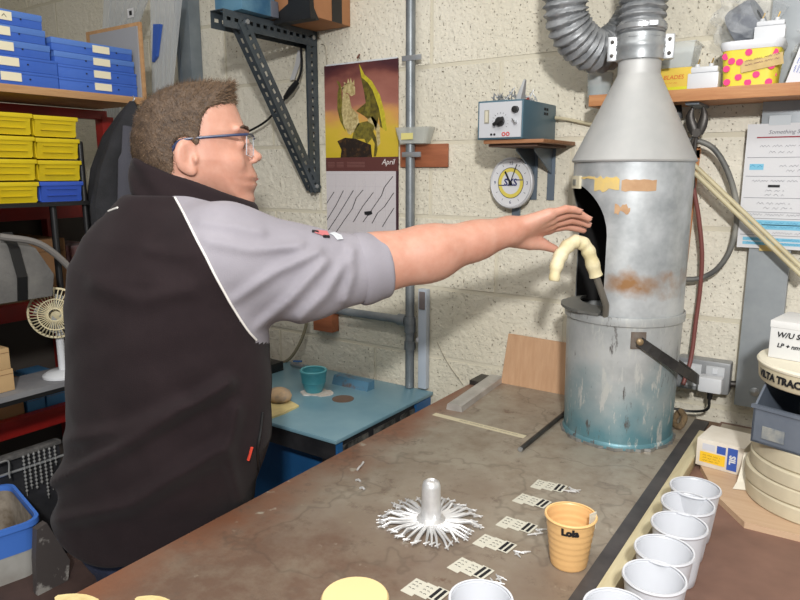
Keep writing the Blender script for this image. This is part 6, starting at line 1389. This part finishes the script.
# ---- right forearm and hand, left hand
def hand_chain(P, wrist, fingers, thumb, pal):
    f0 = None
    for ch, rr_ in fingers:
        a = capsule(P, wrist * .25 + ch[0] * .75, ch[0], .0125, rr_[0] * 1.18)
        for (p0, p1, r0, r1) in zip(ch[:-1], ch[1:], rr_[:-1], rr_[1:]): a = smin(a, capsule(P, p0, p1, r0, r1), .002)
        f0 = a if f0 is None else np.minimum(f0, a)
    pm = None
    for ch, rr_ in fingers:
        a = capsule(P, wrist, ch[0], .024, .0125); pm = a if pm is None else smin(pm, a, .010)
    f0 = smin(f0, pm, .006); th_, tr = thumb
    a = None
    for (p0, p1, r0, r1) in zip(th_[:-1], th_[1:], tr[:-1], tr[1:]):
        b = capsule(P, p0, p1, r0, r1); a = b if a is None else smin(a, b, .003)
    return smin(f0, a, .011)
WR = pt(509, 231, 1.445)
FING = [([pt(550, 214, 1.428), pt(566, 209, 1.43), pt(574, 209.5, 1.434), pt(580, 211.5, 1.437)], (.0095, .0088, .0078, .0062)),
        ([pt(551, 219, 1.446), pt(571, 213, 1.45), pt(581, 215, 1.455), pt(589, 219, 1.458)], (.0105, .0096, .0086, .0068)),
        ([pt(551, 224, 1.465), pt(571, 219.5, 1.472), pt(581, 221.5, 1.478), pt(588.5, 225, 1.48)], (.0108, .0098, .0088, .007)),
        ([pt(549, 228.5, 1.483), pt(566, 226, 1.492), pt(576, 228, 1.497), pt(583.5, 230.5, 1.50)], (.0108, .0098, .0086, .007))]
THB = ([pt(515, 238, 1.462), pt(530, 242.5, 1.474), pt(543, 244.5, 1.48), pt(554.5, 249, 1.484)], (.022, .0165, .0125, .0092))
WL = HNL + FW * .03 - ZV * .03; fl_dir = (FW * .3 + SD * .05 - ZV * .6); fl_dir /= np.linalg.norm(fl_dir); fl_s = np.cross(ZV, fl_dir)
FINL = [([WL + fl_dir * .085 + fl_s * o_, WL + fl_dir * (.085 + l_ * .5) + fl_s * o_ - ZV * .012, WL + fl_dir * (.085 + l_ * .75) + fl_s * o_ - ZV * .032, WL + fl_dir * (.085 + l_ * .8) + fl_s * o_ - ZV * .05], (.0105, .0095, .0085, .007)) for o_, l_ in ((-.033, .06), (-.011, .075), (.011, .08), (.033, .07))]
THL = ([WL + fl_s * .02, WL + fl_dir * .04 + fl_s * .045 - ZV * .01, WL + fl_dir * .07 + fl_s * .05 - ZV * .02, WL + fl_dir * .095 + fl_s * .045 - ZV * .03], (.02, .016, .0125, .0095))
def rarm(P):
    f0 = smin(smin(capsule(P, SHR, pt(320, 273, 1.345), .07, .058), capsule(P, pt(320, 273, 1.345), pt(375, 264, 1.38), .058, .055), .02), capsule(P, pt(375, 263, 1.38), pt(432, 253, 1.405), .0595, .0585), .03)
    f0 = smin(f0, capsule(P, pt(425, 254, 1.402), pt(478, 240, 1.43), .056, .0405), .02)
    ax_ = (WR - pt(478, 240, 1.43)); f0 = smin(f0, capsule(P, pt(474, 241, 1.428), WR, .041, .0315), .015)
    f0 = smin(f0, hand_chain(P, WR, FING, THB, None), .012)
    return f0
def larm(P): return smin(smin(capsule(P, SHL, ELL, .06, .05), capsule(P, ELL, WL, .048, .03), .02), hand_chain(P, WL, FINL, THL, None), .012)
NB = hp3(176, 195); NT = TC + ZV * 1.41 + FW * .02
def body(P):
    out = np.full(len(P), .5); c = (P - CAM) @ RM; r_ = P @ RV; z = P[:, 2]
    trunk_in = smin(smin(trunk(P, -.03), capsule(P, NB, NT, .062, .075), .03), capsule(P, TC + ZV * 1.37 + SD * .05, SHR, .06, .07), .04)
    trunk_in = smin(trunk_in, capsule(P, TC + ZV * 1.37 - SD * .05, SHL, .06, .065), .04); trunk_in = smax(trunk_in, 1.18 - z, .01)
    out = np.minimum(out, trunk_in)
    m = np.linalg.norm(P - HO, axis=1) < .26
    if m.any(): out[m] = smin(out[m], head(P[m]), .012)
    m = (capsule(P, SHR, pt(590, 220, 1.47), .16, .16) < 0)
    if m.any(): out[m] = smin(out[m], rarm(P[m]), .02)
    m = (capsule(P, SHL, ELL, .15, .15) < 0) | (capsule(P, ELL, WL + fl_dir * .12, .14, .14) < 0)
    if m.any(): out[m] = smin(out[m], larm(P[m]), .02)
    return out
lo, hi = bounds([TC + ZV * 1.2 - SD * .22, hp3(195, 88), hp3(140, 150), FING[1][0][-1], FING[0][0][-1], THB[0][-1], SHR, WL + fl_dir * .16, ELL], .06); hi[2] = 1.745; lo[2] = .86
V, Q = surface(body, lo, hi, .003); V = relax(V, Q, 1, .4)
def skin_material():
    m = mk('skin', (190, 134, 112), .5, 0, (206, 158, 138), scale=22, lo=.3, hi=.75, bump=.12, bscale=160, sss=.12, bdist=.001); return m
M_skin = skin_material()
bd = npmesh('body', V, Q, [M_skin], man)
# hair
def hair(P):
    x, y, s = hl(P); f0 = inflate(x, y, s, HAIRO + [], grow=.0035, T=36.); f0 = smin(f0, inflate(x, y, s, FACE, grow=.0035), .004)
    m = poly2d(x, y, HMASK) * hs
    f0 = smax(f0, m, .004); n_ = .0011 * np.sin(P[:, 2] * 620 + 3 * np.sin(P[:, 0] * 170)) * np.sin((P @ hf) * 480 + 2 * np.sin(P[:, 2] * 230)) 
    return f0 + n_
lo, hi = bounds([hp3(x_, y_, s_) for x_ in (130, 242) for y_ in (80, 190) for s_ in (-.09, .09)], .015); Vh, Qh = surface(hair, lo, hi, .0026)
def hair_material():
    m = mk('brown_grey_hair', (92, 73, 56), .65, 0, (62, 48, 37), scale=60, lo=.35, hi=.65, bump=.6, bscale=300, stretch=(1, 1, 1), bdist=.003); return m
hr = npmesh('hair', Vh, Qh, [hair_material()], man)
# short strands standing off the cap, one mesh of uncountable hair
cenh = Vh[Qh].mean(1); e1 = Vh[Qh[:, 1]] - Vh[Qh[:, 0]]; e2 = Vh[Qh[:, 3]] - Vh[Qh[:, 0]]; nh = np.cross(e1, e2); nh /= np.linalg.norm(nh, axis=1)[:, None] + 1e-12
hx, hy, hss = hl(cenh); ok = np.abs(hss) > -1; pick = rng.choice(np.where(ok)[0], 15000); sv = []; sf = []
for i in pick:
    p = cenh[i] + rng.normal(size=3) * .001; n_ = nh[i]; top = np.clip((128 - hy[i]) / 40, 0, 1)
    comb = hf * (.25 + .5 * top) + hu * (-.75 + 1.25 * top) + rng.normal(size=3) * .25
    d = n_ * .5 + comb * .8; d /= np.linalg.norm(d); L_ = (.0045 + .006 * top) * (.6 + .8 * rng.random()); w_ = np.cross(n_, d); w_ = w_ / (np.linalg.norm(w_) + 1e-9) * .0006
    k = len(sv); sv += [p - w_ - n_ * .001, p + w_ - n_ * .001, p + d * L_]; sf.append((k, k + 1, k + 2))
me = bpy.data.meshes.new('strands'); me.from_pydata([tuple(v - np.array(man.location)) for v in sv], [], sf)
M_st = bpy.data.materials.new('hair_strands'); M_st.use_nodes = True; _b = M_st.node_tree.nodes['Principled BSDF']; _b.inputs['Base Color'].default_value = lin((110, 88, 67)); _b.inputs['Roughness'].default_value = .6
me.materials.append(M_st); so = bpy.data.objects.new('strands', me); COL.objects.link(so); so.parent = hr; so['kind'] = 'stuff'
# eyes, brows, glasses
M_eye = mk('eye_white', (214, 204, 198), .3); M_iris = mk('iris', (70, 60, 52), .3); M_brow = mk('brow_hair', (78, 58, 46), .9, bump=.5, bscale=300)
for sg in (1, -1):
    c = Vector(hp3(238.4, 145.3, sg * .0315)); bm = bmesh.new(); bmesh.ops.create_uvsphere(bm, u_segments=20, v_segments=12, radius=.0135); bm.verts.index_update()
    e = MB().add([c + v.co for v in bm.verts], [[v.index for v in f.verts] for f in bm.faces], True).build('eye', M_eye, man, True); bm.free()
    dv = Vector(hf * .97 + hsd * sg * .1 - hu * .2).normalized(); MB().lathe([(0, .0142), (.003, .0141), (.0058, .0128), (.0058, .012), (0, .012)], 16, c, dv).build('iris', M_iris, e, True)
    MB().tube([Vector(hp3(x, y, sg * s_)) for x, y, s_ in ((248.3, 131.5, .012), (248, 128.5, .026), (244.5, 127.5, .042), (239.5, 130, .054))], [.002, .0034, .003, .0015], 8).build('eyebrow', M_brow, man, True)
for (pl_, r_, nm_) in (([(257, 178.6, 0), (254.5, 179.8, .012), (248, 181.5, .021), (243.5, 182.6, .026)], (.0026, .0026, .0018, .0006), 'upper_lip'), ([(255.3, 184.2, 0), (253, 184.5, .012), (247.5, 184, .02), (243.5, 183.2, .026)], (.003, .003, .002, .0006), 'lower_lip')):
    P_ = [Vector(hp3(x - 1.0, y, -s_)) for x, y, s_ in pl_[:0:-1]] + [Vector(hp3(x - 1.0, y, s_)) for x, y, s_ in pl_]
    MB().tube(P_, list(r_[:0:-1]) + list(r_), 8).build(nm_, mk('lip_skin', (178, 112, 100), .5), man, True)
M_gf = mk('glasses_navy', (40, 52, 84), .35); M_gc = mk('glasses_clear', (206, 214, 222), .15, alpha=.45); M_lens = mk('spectacle_lens', (225, 232, 236), .05, alpha=.14)
for sg in (1, -1):
    R4 = [(253.5, 136.5, .009), (253, 155, .011), (251, 157, .030), (246.5, 155, .058), (247.5, 136, .064)]
    fr_ = MB().tube([Vector(hp3(x, y, sg * s_)) for x, y, s_ in R4 + R4[:1]], .0013, 6).build('glasses_frame', M_gc, man, True)
    MB().tube([Vector(hp3(x, y, sg * s_)) for x, y, s_ in ((253.8, 136.2, .009), (252.5, 135.2, .032), (248, 135.6, .065))], .002, 6).build('top_bar', M_gf, fr_, True)
    MB().prism([Vector(hp3(x, y, sg * s_)) for x, y, s_ in R4], Vector(hf) * .0012).build('lens', M_lens, fr_, True)
    tp = bez([Vector(hp3(x, y, sg * s_)) for x, y, s_ in ((248.5, 135.8, .066), (235, 136.8, .0725), (210, 139, .0785), (190, 141.5, .0815), (182, 145, .081), (176.5, 152, .0785), (173.5, 158, .076))], 4)
    MB().tube(tp, [.0019] * 14 + [.0024] * (len(tp) - 14), 8, flat=1.4).build('temple_arm', M_gf, fr_, True)
MB().tube([Vector(hp3(253.8, 139, -.009)), Vector(hp3(255, 138, 0)), Vector(hp3(253.8, 139, .009))], .0018, 6).build('glasses_bridge', M_gf, man, True)
# finger nails
for ch, rr_ in FING:
    d = ch[-1] - ch[-2]; d /= np.linalg.norm(d); up = np.cross(d, AV); up = up if up[2] > 0 else -up; up /= np.linalg.norm(up); c = ch[-1] + up * rr_[-1] * .86
    MB().obox(Vector(c), (.009, .008, .0012), Matrix((d, np.cross(up, d), up)).transposed(), .0005).build('nail', mk('nail', (226, 176, 160), .3), man, True)
# jeans, belt, shoes
HIP = TC + SD * -.062 - FW * .02
def jeans(P):
    f0 = ellip(P, HIP + ZV * .80, [SD, FW, ZV], (.2, .165, .17))
    for sg in (-1, 1):
        a = HIP + SD * sg * .095 + ZV * .74; k = HIP + SD * sg * .11 + FW * .02 + ZV * .45; f_ = HIP + SD * sg * .12 - FW * .02 + ZV * .07
        f0 = smin(f0, smin(capsule(P, a, k, .115, .085), capsule(P, k, f_, .082, .068), .02), .03)
    f0 = smax(f0, P[:, 2] - .86, .01); f0 = smax(f0, .045 - P[:, 2], .004); return f0 + .003 * np.sin(P[:, 2] * 60 + 8 * P[:, 0]) * np.exp(-((P[:, 2] - .1) / .12) ** 2)
lo, hi = bounds([HIP + .26, HIP - .26], 0); lo[2] = .02; hi[2] = .9; Vj, Qj = surface(jeans, lo, hi, .007); npmesh('jeans', relax(Vj, Qj, 2), Qj, [mk('denim', (34, 42, 66), .85, 0, (46, 56, 84), scale=14, bump=.4, bscale=300)], man)
for sg in (-1, 1):
    c = HIP + SD * sg * .12 + FW * .04
    def shoe(P, c=c):
        f0 = smin(ellip(P, c + FW * .02 + ZV * .04, [FW, SD, ZV], (.14, .052, .05)), ellip(P, c - FW * .06 + ZV * .065, [FW, SD, ZV], (.06, .046, .065)), .02); return smax(f0, .002 - P[:, 2], .006)
    lo, hi = bounds([c + .18, c - .18], 0); lo[2] = -.03; hi[2] = .16; Vs, Qs = surface(shoe, lo, hi, .006); npmesh('shoe', Vs, Qs, [mk('black_shoe', (30, 29, 29), .5)], man)
